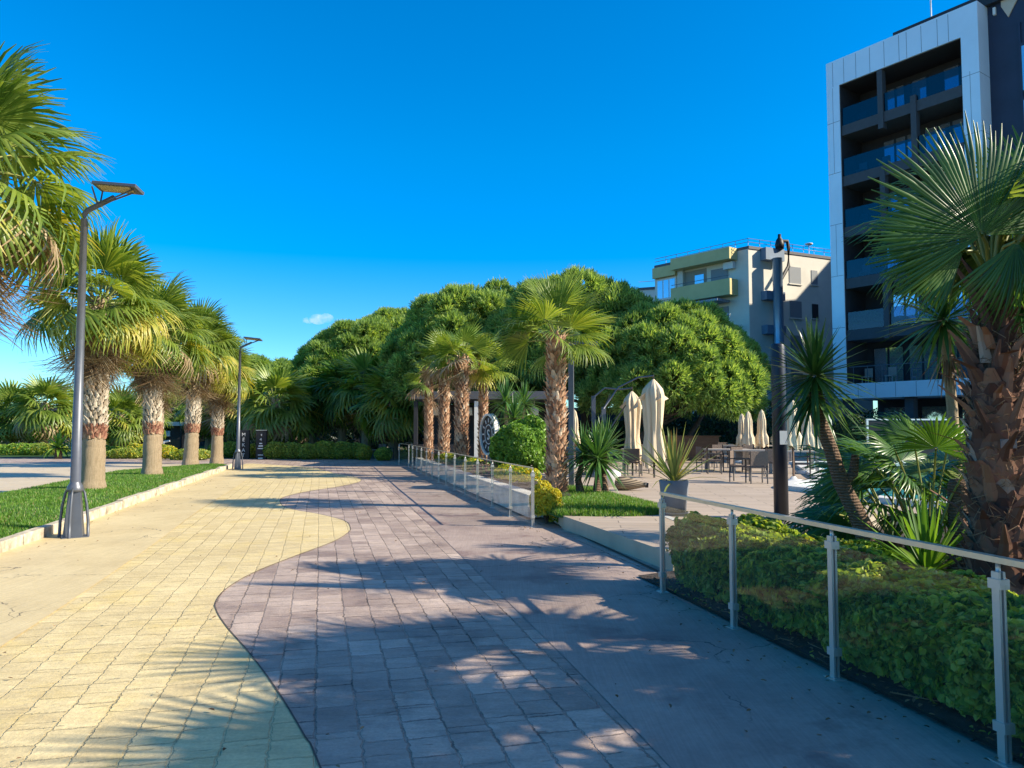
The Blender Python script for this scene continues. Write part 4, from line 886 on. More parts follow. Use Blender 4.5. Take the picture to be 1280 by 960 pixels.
# leaning trunk yucca close right
t = thing('leaning_yucca', 'yucca with leaning grey trunk between the dark post and the big palm', 'yucca', (4.22,9.1,.0)); rng = np.random.default_rng(16)
h = MB(); hc = np.array(P(1018,470,8.9))-np.array([4.22,9.1,0]); rosette(h, hc, 105, .68, .026, rng, 0, -62, 88, .15); rosette(h, hc-np.array([0,0,.22]), 34, .62, .024, rng, 0, -60, 10, .3); h.build('leaves', M['yucca_d'], t)
tp = [np.array(P(*q))-np.array([4.22,9.1,0]) for q in ((1092,690,9.1),(1075,650,9.1),(1052,605,9.05),(1038,560,9),(1024,525,8.95),(1019,490,8.9))]
s = MB(); s.tube([(tp[0][0]+.08,0,-.08)]+tp, [.19,.15,.105,.09,.08,.085,.07], 12); s.tube([tp[2],tp[2]+np.array([.14,0,.12]),tp[2]+np.array([.17,0,.34])], [.07,.06,.045], 8); s.build('trunk', M['trunk_brown'], t)
# taller yucca beside the big palm, and its neighbour at the frame edge
for lab, px, py, Y, tx, L, sd in [('tall spiky yucca in front of the hotel, just left of the big palm', 1183,402,9.8,1192,.78,21), ('spiky yucca at the right edge behind the big palm', 1282,385,9.4,1278,.75,22)]:
    x = (px-640)/960*Y; z = P(px,py,Y)[2]; t = thing('spiky_yucca', lab, 'yucca', (x,Y,.02), 0, 'yuccas by the big palm'); h = MB(); rosette(h, (0,0,z), 110, L, .027, np.random.default_rng(sd), 0, -60, 88, .2); h.build('leaves', M['yucca_d'], t)
    dx = (tx-px)/960*Y; s = MB(); s.tube([(dx+.05,0,-.05),(dx,0,1.1),(dx*.8,0,1.9),(0,0,z)], [.10,.075,.065,.06], 10); s.build('trunk', M['trunk_tan'], t)
    d = MB(); rosette(d, (dx*.5,0,z-.35), 26, .6, .02, np.random.default_rng(sd+9), 0, -88, -60, .1); d.build('dead_leaves', M['dry_r'], t)
# low fan palms on the bed
def fan_clump(label, loc, specs, seed, L, mats=(0,), trunk=.25):
    t = thing('low_fan_palm', label, 'fan palm', loc, 0, 'low fan palms of the near bed'); rc_ = np.random.default_rng(seed); mb = MB()
    for (az, e, p, mi) in specs:
        a, e = R_(az), R_(e); d = np.array([math.cos(e)*math.cos(a), math.cos(e)*math.sin(a), math.sin(e)]); hub = np.array([0,0,trunk])+d*p; 
        mb.tube([(0,0,trunk*.7), np.array([0,0,trunk])+d*p*.5+np.array([0,0,.05]), hub], [.02,.014,.011], 5, 1)
        be = e-.45; bd = np.array([math.cos(be)*math.cos(a), math.cos(be)*math.sin(a), math.sin(be)]); up = np.array([-math.sin(be)*math.cos(a), -math.sin(be)*math.sin(a), math.cos(be)])
        fan_leaf(mb, hub, frame(bd, up+np.array([0,-.35,0]), rc_.normal(0,.3)), L*rc_.uniform(.85,1.1), 34, 1.75, mi, rc_, .55, .15, .25, .25)
    mb.build('leaves', [M['palm_d'], M['petiole'], M['palm']], t); s = MB(); s.lathe([(.13,-.05),(.12,trunk*.6),(.06,trunk+.05)], n=10); s.build('trunk', M['fibre'], t)
fan_clump('low spreading fan palm between leaning trunk and pool', (4.95,10.1,.02), [(255,48,.9,0),(110,40,.9,0),(172,22,.7,0),(145,45,.6,0),(205,15,.8,0),(235,35,.8,0),(270,30,.7,0),(120,65,.9,0),(90,45,.8,0),(60,50,.9,0),(10,45,.9,0),(330,35,.8,2),(185,60,.95,0),(300,60,.9,0)], 31, .82)
fan_clump('low fan palm hugging the ground left of the leaning trunk', (3.95,9.75,.02), [(175,4,.75,0),(200,-2,.7,0),(150,15,.7,0),(225,8,.6,0),(110,30,.6,0),(260,12,.5,0),(60,30,.6,0)], 32, .58, trunk=.16)
fan_clump('upright young fan palm with bright stalks left of the big palm', (4.85,9.0,.02), [(95,78,1.25,0),(170,72,1.15,0),(30,70,1.2,0),(260,76,1.15,0),(320,66,1.05,2),(210,60,1.0,0),(130,55,1.05,0),(60,55,1.0,2)], 33, .62, trunk=.3)
fan_clump('second low fan palm in front of the pool coping', (5.5,10.6,.02), [(k*37,20+(k*29)%50,1.0+.05*(k%4),0) for k in range(14)], 35, .8)
t = thing('variegated_agave', 'pale striped agave-like rosette in front of the stump', 'agave', (4.35,8.15,.02)); mb = MB(); rosette(mb, (0,0,.1), 40, .86, .036, np.random.default_rng(8), 0, 12, 88, .12); mb.build('leaves', M['bush'], t); s = MB(); s.lathe([(.09,-.05),(.07,.12),(.02,.16)], n=10); s.build('stump', M['fibre'], t)
s = MB(); s.lathe([(.16,-.05),(.13,.35),(.12,1.0),(.09,1.06),(.01,1.05)], n=14); s.build('log', M['trunk_brown'], tt := thing('tree_stump', 'dark cut stump beside the big palm', 'stump', (5.15,8.9,.02))); q = MB(); q.tube([(.14,-.05,.6),(.28,-.05,.95),(.3,0,1.6)], [.06,.05,.03], 8); q.build('dead_limb', M['trunk_tan'], tt)
for k, (x, y, s_, lab) in enumerate([(3.4,8.9,.3,'low dark ground plant behind the far end of the near hedge'),(3.9,8.6,.28,'low leafy plant at the foot of the leaning trunk'),(5.6,7.2,.5,'leafy plant right of the big palm foot'),(5.35,8.1,.45,'leafy plant behind the big palm'),(6.3,8.6,.6,'bright leafy plant at the right edge behind the big palm'),(3.9,6.4,.25,'small dark plant between hedge and big palm')]):
    bush('ground_plant', lab, 'plant', (x,y,.02), (s_,s_,s_*.7), 900, .09, 130+k, [M['bush'] if k in (1,4) else M['hedge']], None, 'ground plants of the near bed', False, lo=-.3, asp=.4, amp=.3)
# ------------------------------------------------------------------ terrace furniture
TZ = .221
x_, y_ = G(843,643,TZ)
t = thing('planter', 'grey tapered pot on the terrace corner', 'plant pot', (x_, y_, TZ)); b = MB(); b.lathe([(.01,0),(.19,0),(.25,.57),(.235,.58),(.22,.55),(.01,.53)], n=28); b.build('pot', M['pot'], t); b = MB(); b.lathe([(.232,.05),(.245,.05),(.235,.02),(.2,.0)], n=24); b.build('saucer', M['pot'], t)
t = thing('striped_flax', 'striped yellow and green blade plant growing in the grey pot', 'plant', (x_, y_, TZ+.53)); b = MB(); rosette(b, (0,0,0), 44, 1.0, .026, np.random.default_rng(12), 0, 28, 88, .12); rosette(b, (0,0,0), 8, .95, .02, np.random.default_rng(14), 0, 5, 40, .3); b.build('blades', M['phorm'], t)
x_, y_ = G(788,613,TZ)
t = thing('folded_parasol', 'brown striped tapered bundle lying on the terrace beside the grass', 'bundle', (x_, y_, TZ), R_(-12)); 
b = MB(); xs = np.linspace(-.36,.36,9); b.tube([(x,0,.17-.05*(x+.36)) for x in xs], [.10,.165,.165,.155,.14,.12,.095,.07,.055], 18)
sm_, n, bb_ = nt('striped_cover'); w = N(n,'ShaderNodeTexWave',wave_type='RINGS',rings_direction='X',_Scale=0); w.inputs['Scale'].default_value = 9; n.links.new(coord(n,'Object',(.0,1,1)), w.inputs[0]); n.links.new(ramp(n,w.outputs[0],[(.35,(.07,.05,.03)),(.6,(.33,.25,.16))]), bb_.inputs[0]); bb_.inputs['Roughness'].default_value=.8
b.build('cover', sm_, t); b = MB(); b.tube([(.35,0,.13),(.42,0,.125)], [.06,.055], 12); b.build('end_cap', M['black'], t)
x_, y_ = G(766,612,TZ); t = thing('white_planter', 'rounded white stone planter behind the spiky yucca', 'planter', (x_,y_+1,TZ)); b = MB(); b.lathe([(.01,0),(.22,0),(.33,.2),(.34,.36),(.28,.42),(.25,.38),(.01,.36)], n=22); b.build('bowl', M['white_pot'], t); b = MB(); b.lathe([(.0,.33),(.25,.37)], n=16); b.build('earth', M['soil'], t)
def canopy(mb, z0, z1, r_, rng, flare=1.0, n=64, top=.25):
    """closed parasol cloth hanging in folds between z0 (bottom) and z1 (top)"""
    zz = np.linspace(0,1,18); an = np.arange(n)*2*math.pi/n
    prof = np.interp(zz, [0,.06,.28,.36,.8,.9,1], [.95*flare,1.0*flare,.80,.72,.98,.85,.10]) if top else np.interp(zz, [0,.25,.33,.7,.95,1], [1.05,1.0,.72,.66,.35,.05])
    ph = rng.uniform(0,6.28); fold = np.array([1+(.46*np.abs(np.sin(an*4+ph+z*1.2+.4*np.sin(z*7)))**.7-.28)*min(1,(1-z)*5)+.10*np.sin(an*3+ph*2+z*3)+.07*np.sin(an*13+z*4) for z in zz])
    rr = prof[:,None]*fold*r_; hem = np.zeros((18,n)); hem[0] = .14*(np.sin(an*4+ph))*(z1-z0)*.4; hem[1] = hem[0]*.6; hem[2] = hem[0]*.2
    v = np.stack([rr*np.cos(an), rr*np.sin(an), z0+(z1-z0)*np.repeat(zz[:,None],n,1)+hem], -1)
    i, j = np.meshgrid(np.arange(17), np.arange(n), indexing='ij'); j2 = (j+1) % n
    mb.add(v, np.stack([i*n+j, i*n+j2, (i+1)*n+j2, (i+1)*n+j],-1).reshape(-1,4), 0, True); mb.lathe([(.0,z1+.02),(prof[-1]*r_*1.2,z1-.005)], n=12)
def canti(label, px, topy, boty, Y, mx, my0, hw, seed):
    x = (px-640)/960*Y; z1 = P(px,topy,Y)[2]-TZ; z0 = P(px,boty,Y)[2]-TZ; t = thing('cantilever_parasol', label, 'parasol', (x,Y,TZ), 0, 'closed cantilever parasols')
    b = MB(); canopy(b, z0, z1, hw/960*Y, np.random.default_rng(seed)); 
    for a in (.3, 1.9, 3.4, 5.0): # loose corner flaps near the top of the folded cloth
        r_ = hw/960*Y; c_, s_ = math.cos(a), math.sin(a); z = z1-(z1-z0)*.22
        b.add([(c_*r_*.75-s_*.12, s_*r_*.75+c_*.12, z+.22),(c_*r_*1.7,s_*r_*1.7,z-.02),(c_*r_*.8+s_*.1,s_*r_*.8-c_*.1,z-.12),(c_*r_*.6,s_*r_*.6,z+.05)], [(0,1,3),(1,2,3),(0,3,1),(1,3,2)][:2])
    b.build('canopy', M['canvas'], t)
    dx = (mx-px)/960*Y; zt = P(px,my0,Y)[2]-TZ
    b = MB(); b.tube([(0,0,z1+.14),(0,0,0)], .03, 8); b.build('canopy_pole', M['chair_d'], t)
    b = MB(); b.box((dx,.5,zt/2), (.13,.10,zt)); b.box((dx,.5,.03), (.8,.8,.06)); b.build('mast', M['lamp'], t)
    for o_ in (-.04, .04):
        b = MB(); b.tube([(dx,.5+o_,zt-.05),(dx*.7,.35+o_,zt+(z1-zt)*.5+.18),(dx*.3,.15+o_,z1+.06),(0,o_,z1+.1)], .024, 8); b.build('arm', M['lamp_light'], t)
    b = MB(); b.tube([(dx,.5,zt*.55),(dx*.55,.3,zt+.05)], .02, 8); b.build('brace', M['lamp'], t)
    b = MB(); b.box((dx-.1,.43,zt*.5), (.07,.07,.16)); b.build('crank', M['post_white'], t)
canti('closed cream cantilever parasol, the shorter left one of two', 790, 489, 577, 24, 744, 494, 10, 1)
canti('closed cream cantilever parasol, the taller right one of two', 817, 474, 580, 23, 757, 508, 12.5, 2)
def parasol(label, px, topy, boty, Y, hw, seed, mat='canvas'):
    x = (px-640)/960*Y; z1 = P(px,topy,Y)[2]-TZ; z0 = P(px,boty,Y)[2]-TZ; t = thing('parasol', label, 'parasol', (x,Y,TZ), 0, 'closed straight parasols by the pool')
    b = MB(); canopy(b, z0, z1, hw/960*Y, np.random.default_rng(seed), top=0); b.build('canopy', M[mat], t); b = MB(); b.tube([(0,0,.05),(0,0,z1-.1)], .028, 8); b.build('pole', M['wood'] if mat == 'canvas' else M['chair_d'], t)
    b = MB(); b.lathe([(.01,0),(.38,0),(.40,.03),(.36,.09),(.1,.13),(.05,.2),(.01,.2)], n=22); b.build('base', M['coping'], t)
for a in [('closed cream parasol, left one of the touching pair',927,517,556,33,6,3),('closed cream parasol, right one of the touching pair',935,514,557,32.5,6.5,4),('single closed cream parasol left of the dark post',952,512,557,33,6.5,5),
          ('closed cream parasol half hidden behind the dark post',970,526,554,34,6,6),('biggest closed cream parasol just right of the dark post',990,499,560,20.4,9,7),('closed cream parasol right of the biggest one',1008,510,558,25,7,8),
          ('closed cream parasol behind the yucca trunk',1020,506,559,26,6,9),('pale greenish closed parasol in shade right of the yucca trunk',1034,513,556,29,6,10,'canvas_w')]: parasol(*a)
parasol('closed cream parasol peeking out right of the square lamp post', 718, 512, 556, 29, 6, 11)
def make_chair():
    t = thing('terrace_chair', '', 'chair', (0,0,TZ), 0, 'terrace dining chairs')
    b = MB(); b.box((0,0,.43), (.46,.46,.05)); b.build('seat', M['rattan'], t, .008)
    b = MB(); b.box((0,.23,.66), (.46,.035,.38)); b.build('backrest', M['rattan'], t, .008)
    for x in (-.22,.22):
        for y in (-.21,.22):
            b = MB(); b.tube([(x,y,0),(x,y,.62 if y < 0 else .85)], .019, 6); b.build('leg', M['chair_d'], t)
        b = MB(); b.box((x,0,.635), (.045,.46,.028)); b.build('armrest', M['chair_d'], t)
    return t
ch0 = make_chair()
CH = [('big brown rattan chair with its back to the promenade',946,604,180),('dark chair turned sideways just left of the big rattan chair',925,602,60),('dark chair at the left end of the dining tables',882,590,100),('dark chair next to the left end dining chair',893,592,80),('dark chair facing the first dining table from behind',900,584,10),
      ('chair in the gap between the first and second dining tables',916,590,200),('chair behind the second dining table',938,585,0),('chair half hidden behind the dark post',966,596,170),('blue grey chair right of the dark post',1003,598,250),('far chair at the back row of tables under the single parasol',950,578,0),('far chair at the back row left of the single parasol',905,577,0),
      ('chair under the left cantilever parasol',792,595,160),('chair between the two cantilever parasols',806,592,190),('chair right of the cantilever parasols by the flax plant',828,588,230),('chair at the back of the cantilever parasol table',800,583,10)]
for k, (lb, px, py, rz) in enumerate(CH):
    x, y = G(px,py,TZ)
    if k == 0: o = ch0; o['label'] = lb
    else: o = dup(ch0, lb, (0,0,0))
    o.location = (x,y,TZ); o.rotation_euler = (0,0,R_(rz))
    for c_ in o.children:
        if k in (5,7,10,13) and c_.name.split('.')[0] in ('seat','backrest'): pass
def make_table():
    t = thing('dining_table', '', 'table', (0,0,TZ), 0, 'terrace dining tables')
    b = MB(); b.box((0,0,.73), (1.5,.85,.05)); b.build('tabletop', M['table'], t, .006)
    for x in (-.66,.66):
        for y in (-.34,.34): b = MB(); b.box((x,y,.352), (.09,.09,.703)); b.build('leg', M['rattan_l'], t)
    return t
tb0 = make_table()
for k, (lb, px, py, rz) in enumerate([('first dining table from the left with thick pale legs',908,588,-8),('second dining table behind the big rattan chair',941,590,-8),('dining table right of the dark post',992,592,-8),('far dining table below the touching parasols',925,578,-8),('far dining table right of the far one below the parasols',968,578,-8),('table under the cantilever parasols',805,588,0),('far table right of the leaning pine trunk',895,575,-8)]):
    x, y = G(px,py,TZ); o = tb0 if k == 0 else dup(tb0, lb, (0,0,0)); o['label'] = lb; o.location = (x,y,TZ); o.rotation_euler = (0,0,R_(rz))
t = thing('bar_counter', 'brown wooden bar front at the back of the terrace', 'bar', (8.3,36,TZ), R_(-4)); b = MB(); b.box((0,0,.55), (2.6,.6,1.1)); b.build('front', M['wood'], t, .01); b = MB(); b.box((0,0,1.125), (2.75,.75,.05)); b.build('counter', M['wood'], t)
# black screen behind the pool
x0, x1, Y = (1086-640)/960*33, (1192-640)/960*33, 33.2; t = thing('screen_wall', 'black screen with thin pale frame beyond the pool', 'screen', (x0,Y,TZ)); zt = P(1100,525,Y)[2]-TZ
b = MB(); b.box(((x1-x0)/2,0,zt/2), (x1-x0-.1,.05,zt-.04)); b.build('panel', M['black'], t)
for x in (0, x1-x0): b = MB(); b.box((x,0,zt/2), (.08,.09,zt)); b.build('post', M['post_white'], t)
b = MB(); b.box(((x1-x0)/2,0,zt+.02), (x1-x0+.08,.09,.06)); b.build('top_rail', M['post_white'], t)
for k in range(2):
    x, y = ((1113,1190)[k]-640)/960*36, 36
    bush('topiary_ball', ('pale topiary ball above the left part of the black screen','pale topiary ball at the right end of the black screen')[k], 'bush', (x,y,TZ+1.35), (.35,.35,.38), 700, .09, 160+k, [M['hedge_y']], None, 'topiary balls', True, lo=-1)
# ------------------------------------------------------------------ signs
t = thing('letter_sign', 'black upright sign with white letters one under another', 'sign', ((306-640)/960*43.5,43.5,0), R_(6)); W_ = .62; H = 1.62
b = MB(); b.box((0,0,H/2), (W_,.22,H)); b.build('panel', M['black'], t)
for k, c_ in enumerate('MËKAT'):
    o = link_mesh('letter', text_mesh(c_, .27, .012, M['post_white']), t, (0,-.125,H-.34-k*.29)); o.rotation_euler = (R_(90),0,0)
t = thing('menu_sign', 'black upright menu sign with small white marks, right of the letter sign', 'sign', ((328-640)/960*43,43,0), R_(4))
b = MB(); b.box((0,0,.80), (.56,.25,1.60)); b.build('panel', M['black'], t); b = MB(); b.box((0,0,1.615), (.60,.29,.03)); b.build('cap', M['steel'], t)
for k, (c_, s_, z) in enumerate((('E',.16,1.30),('4',.24,1.02))):
    o = link_mesh('letter', text_mesh(c_, s_, .01, M['post_white']), t, (.02-.04*k,-.135,z)); o.rotation_euler = (R_(90),0,0)
for z, w_, h_ in ((.88,.16,.06),(.74,.24,.07),(.60,.34,.05),(.24,.28,.05),(.06,.26,.07)):
    b = MB(); b.box((-.02,-.13,z), (w_,.012,h_)); b.build('white_bar', M['post_white'], t)
Y = 25.2; x = (612-640)/960*Y; t = thing('round_sign', 'round dark sign with pale rim and emblem, seen nearly edge on', 'sign', (x,Y,.2), R_(0)); cz = P(609,543,Y)[2]-.2; R0 = 26/960*Y
D = bpy.data.objects.new('disc', None)
def ring(mb, r0, r1, d0, d1, n=40):
    mb.lathe([(r0,d0),(r1,d0),(r1,d1),(r0,d1),(r0,d0)], n=n, sm=False)
q = MB(); q.lathe([(.001,-.05),(R0-.06,-.05),(R0-.06,.03),(.001,.03)], n=40, sm=False); D = q.build('disc', M['dark'], t); D.location = (0,0,cz); D.rotation_euler = (R_(90),0,R_(-66))
q = MB(); ring(q, R0-.07, R0, -.09, .09); q.build('rim', M['post_white'], D)
q = MB(); ring(q, .30, .325, .03, .045); q.build('inner_ring', M['post_white'], D)
for k in range(12):
    a = k*math.pi/6; q = MB(); q.box((.46*math.cos(a), .46*math.sin(a), .038), (.13,.05,.014), a); q.build('mark', M['post_white'], D)
o = link_mesh('emblem', text_mesh('S', .48, .01, M['post_white']), D, (0,-.17,.04))
for dx in (-.10,.12):
    b = MB(); b.tube([(dx*.4,dx,0),(dx*.4,dx,cz-R0+.05)], .03, 8); b.build('post', M['post_white'], t)
x0, y0 = (602-640)/960*24, 24; t = thing('slatted_fence', 'low grey slatted timber fence below the round sign', 'fence', (x0,y0,.3), R_(-10))
for z in (.12,.42): b = MB(); b.box((.45,0,z), (1.0,.03,.05)); b.build('rail', M['lamp'], t)
for k in range(9): b = MB(); b.box((.02+k*.105,-.026,.28), (.055,.02,.56)); b.build('slat', M['lamp_light'] if k % 3 else M['lamp'], t)
# ------------------------------------------------------------------ restaurant pavilion and far structures
x0, x1, Y = -4.3, 2.3, 34; t = thing('pavilion', 'flat grey roofed restaurant pavilion behind the rusty palms', 'pavilion', (x0,Y,.2)); zt = 2.85; w_ = x1-x0
b = MB(); b.box((w_/2,2.5,zt+.12), (w_+.3,5.4,.34)); b.build('roof', M['grey_roof'], t)
for x in (.05, 2.72, w_-.05): b = MB(); b.box((x,0,zt/2-.07), (.17,.17,zt-.14)); b.build('column', M['post_white'] if x == 2.72 else M['dark'], t)
b = MB(); b.box((w_/2,5,zt/2-.08), (w_,.1,zt-.16)); b.build('back_wall', M['dark'], t); b = MB(); b.box((w_/2,.1,.4), (w_-.3,.08,.8)); b.build('low_front', M['dark'], t)
for k, px in enumerate((585, 545, 668)):
    x = (px-640)/960*35-x0; b = MB(); b.lathe([(.01,2.1),(.2,2.1),(.19,2.45),(.01,2.45)], (x,1,0), 16); b.tube([(x,1,2.45),(x,1,2.75)], .01, 5); b.build('pendant_lamp', M['canvas_w'], t)
t = thing('restaurant', 'long low dark restaurant building behind the far palms and pines', 'building', (-8,76,0)); b = MB(); b.box((0,4,1.75), (78,8,3.5)); b.build('wall', M['dark'], t); b = MB(); b.box((0,4,3.65), (79,9,.3)); b.build('roof', M['grey_roof'], t)
gwin = glassm('shop_glass', (.25,.3,.33), .05, 1.5, .08); rr_ = random.Random(4)
for k in range(22): b = MB(); b.box((-36+k*3.4,-.03,1.5), (2.4,.05,2.0)); b.build('window', gwin, t)
for k in range(9): b = MB(); b.box((-34+k*8.4+rr_.uniform(-1,1),-.08,rr_.uniform(.5,2.4)), (rr_.uniform(.5,1.6),.08,rr_.uniform(.25,.6))); b.build('notice_panel', M['post_white'], t)
t = thing('kiosk', 'small open kiosk with white roof edge behind the left palm row', 'kiosk', ((211-640)/960*60,60,0)); b = MB(); b.box((0,1.5,2.1), (2.2,3.2,.3)); b.build('roof', M['post_white'], t)
for x in (-1,1): b = MB(); b.box((x,0,.98), (.12,.12,1.95)); b.build('post', M['dark'], t)
b = MB(); b.box((0,2.9,.98), (2.1,.1,1.95)); b.build('back_wall', M['dark'], t); b = MB(); b.box((0,.1,.45), (2.0,.3,.9)); b.build('counter', M['wood'], t)
t = thing('white_bench', 'white curved bench between the second and third palm trunks', 'bench', ((205-640)/960*46,46,0)); b = MB(); b.box((0,0,.22), (1.0,.5,.44)); b.build('seat', M['post_white'], t, .02)
b = MB(); b.tube([(.0,0,.44),(-.05,0,.7),(.08,0,.92),(.4,0,.98)], [.08,.08,.07,.05], 8); b.build('curved_back', M['post_white'], t)
t = thing('white_parapet', 'low broken white wall among the far garden palms at left', 'low wall', ((44-640)/960*56,56,0)); b = MB(); b.box((0,0,.3), (1.3,.4,.6)); b.box((.2,-.22,.15), (.6,.1,.3)); b.build('block', M['white_stone'], t); b = MB(); b.box((0,0,.62), (1.4,.5,.05)); b.build('cap', M['white_stone'], t)
t = thing('picket_fence', 'white picket fence far left beyond the garden palms', 'fence', ((64-640)/960*66,66,0))
for z in (.3,.75): b = MB(); b.box((2,0,z), (4.4,.05,.07)); b.build('rail', M['post_white'], t)
for k in range(16): b = MB(); b.box((k*.28,-.045,.45), (.14,.03,.9)); b.build('picket', M['post_white'], t)
ch = make_chair.__call__ if False else None
for k, (px, Y, lb, rz) in enumerate([(478,43,'wooden chair left of the far fence end at the bend',200),(486,42.5,'wooden chair nearest the far fence end at the bend',120)]):
    o = dup(ch0, lb, ((px-640)/960*Y, Y, 0), R_(rz), 1, 'chairs at the bend')
x, Y = (473-640)/960*43.5, 43.5; o = dup(tb0, 'small table behind the chairs at the bend', (x, Y, 0), 0, .7, 'tables at the bend')
# ------------------------------------------------------------------ hotel
M['alu'] = pm('white_cladding', (.70,.78,.84), .35, .05, .5, 0, .15, .5)
M['alu_n'] = pm('joint_dark', (.16,.2,.24), .5, .1)
M['bal'] = pm('dark_plaster', (.028,.028,.034), .8, .1)
M['slab'] = pm('dark_slab', (.06,.065,.075), .7, .1)
M['clad'] = pm('blue_black_cladding', (.022,.03,.06), .5, .2, .6)
m, n, bb_ = nt('window_glass'); bb_.inputs['Base Color'].default_value = (.50,.55,.62,1); bb_.inputs['Metallic'].default_value = .75; bb_.inputs['Roughness'].default_value = .03; M['win'] = m
M['balglass'] = glassm('balcony_glass', (.42,.50,.62), .02, .8, .05)
ht = thing('hotel', 'modern dark hotel with white frame and recessed glass balconies', 'hotel', (20.15,48,0), math.atan2(-.813,.582)); FW = 9.03; ht.scale.z = 1.023
def hb(name, boxes, mat, parent=ht, bev=0):
    b = MB()
    for a, c_ in boxes: b.bb(a, c_)
    return b.build(name, mat, parent, bev)
hb('white_frame', [((0,0,3.47),(.86,2.6,24.5)),((FW-.9,0,3.47),(FW,2.6,24.5)),((.86,0,22.85),(FW-.9,2.6,24.5)),((.86,0,3.47),(FW-.9,2.6,4.36))], M['alu'])
jn = []
for x in (.45,1.2,2.0,2.9,3.8,4.7,5.15,6.0,6.9,7.5): jn.append(((x-.012,-.006,22.87),(x+.012,.01,24.4)))
for z in (20.6,17.4,14.2,11.0,7.8): jn += [((.0,-.006,z-.012),(.855,.01,z+.012)), ((FW-.895,-.006,z-.012),(FW,.01,z+.012)), ((FW-.01,0,z-.012),(FW+.006,1.3,z+.012))]
for z0, z1 in ((17.4,20.6),(11.0,14.2),(20.6,22.8)): jn += [((.40,-.006,z0),(.42,.01,z1)), ((FW-.5,-.006,z0-2),(FW-.48,.01,z1-2))]
for x in (1.6,2.7,3.9,5.1,6.3,7.4): jn.append(((x-.012,-.006,3.5),(x+.012,.01,4.33)))
for q_ in jn: hb('panel_joint', [q_], M['alu_n'])
hb('main_block', [((.1,2.6,3.47),(FW+14,36,24.3)),((FW,1.25,3.47),(FW+14,2.6,25.6))], M['clad'])
hb('balcony_back_wall', [((.86,2.35,4.36),(FW-.9,2.597,22.85)),((.862,.06,4.36),(.90,2.35,22.85)),((FW-.94,.06,4.36),(FW-.902,2.35,22.85))], M['bal'])
hb('roof_storey', [((3.9,.9,24.5),(FW+6,12,25.15))], M['dark'])
hb('soffit', [((.905,.1,22.80),(FW-.945,2.345,22.846))], M['bal'])
hb('added_shade_block', [((-11,36.2,0),(10,50,31))], M['clad'])  # unseen block added to shade the right wall of the apartment block
b = MB(); b.tube([(5.2,3,24.5),(5.2,3,28.5)], .04, 6); b.build('antenna', M['post_white'], ht)
for k in range(5):
    zb = 19.65-3.17*k; 
    hb('balcony_slab', [((.905,.12,zb),(FW-.945,2.345,zb+.62))], M['slab'])
    hb('balcony_glass', [((.92,.16,zb+.64),(FW-.95,.185,zb+1.72))], M['balglass'])
for x, z0, z1 in ((3.45,19.3,22.84),(5.4,16.3,20.6),(3.45,13.0,16.9),(5.4,9.9,13.6),(3.45,6.9,10.6)): hb('fin', [((x-.16,.03,z0),(x+.16,.45,z1))], M['slab'])
def window(x0, x1, z0, z1, nn=1, y=2.35, parent=ht):
    f = hb('window', [((x0-.07,y-.05,z0-.06),(x0,y-.003,z1+.07)),((x1,y-.05,z0-.06),(x1+.07,y-.003,z1+.07)),((x0,y-.05,z1),(x1,y-.003,z1+.07)),((x0,y-.05,z0-.06),(x1,y-.003,z0))]+[((x0+(x1-x0)*q/nn-.06,y-.055,z0),(x0+(x1-x0)*q/nn+.06,y-.003,z1)) for q in range(1,nn)], M['black'], parent)
    hb('pane', [((x0,y-.025,z0),(x1,y-.006,z1))], M['win'], f)
for k in range(6):
    zf = 20.27-3.17*k; zt = zf+2.15
    if k == 0: gs = [(2.7,3.75,2),(4.25,5.1,1),(6.15,6.95,1)]
    elif k == 5: gs = [(1.4,3.2,2),(3.6,5.2,2),(5.6,7.2,2)]
    elif k % 2: gs = [(2.4,4.5,3),(4.95,7.2,3)]
    else: gs = [(2.7,4.8,3),(5.6,7.0,2)]
    for a, c_, nn in gs: window(a, c_, max(zf, 4.4)+.03, zt, nn)
rb = random.Random(9)
for k in range(6):
    zf = (20.275-3.17*k) if k < 5 else 4.37
    if k not in (4,):
        for x in (1.5, 3.0, 6.3)[:1+k % 3]:
            b = MB(); b.box((x,1.2,zf+.42), (.5,.5,.06)); b.box((x,1.42,zf+.7), (.5,.05,.5))
            for sx in (-.2,.2):
                for sy in (-.2,.2): b.box((x+sx,1.2+sy,zf+.2), (.04,.04,.4))
            o_ = tag(b.build('balcony_chair', M['rattan_l'] if k % 2 else M['chair_d']), 'chair standing on balcony %s of the hotel, %s' % (['top floor','second from top','third from top','fourth from top','','lowest floor'][k], {1.5:'left end',3.0:'left of middle',6.3:'right end'}[x]), 'chair', 'chairs on the hotel balconies')
            o_.location = ht.location; o_.rotation_euler = ht.rotation_euler; o_.scale = ht.scale
hb('balcony_rail', [((.92,.2,5.35),(FW-.95,.24,5.4))]+[((x-.015,.2,4.37),(x+.015,.23,5.35)) for x in np.arange(1.2,7.9,.9)], M['lamp'])
for z in (21.5,18.6,15.7,12.8,9.9,7.0): hb('curtain_window', [((FW+1.6,1.19,z-2.2),(FW+4.6,1.245,z+.2))], M['win'])
hb('curtain_frame', [((FW+1.5,1.15,4),(FW+1.6,1.247,23))]+[((FW+1.6,1.15,z+.2),(FW+4.6,1.247,z+.34)) for z in (21.5,18.6,15.7,12.8,9.9,7.0)], M['clad'])
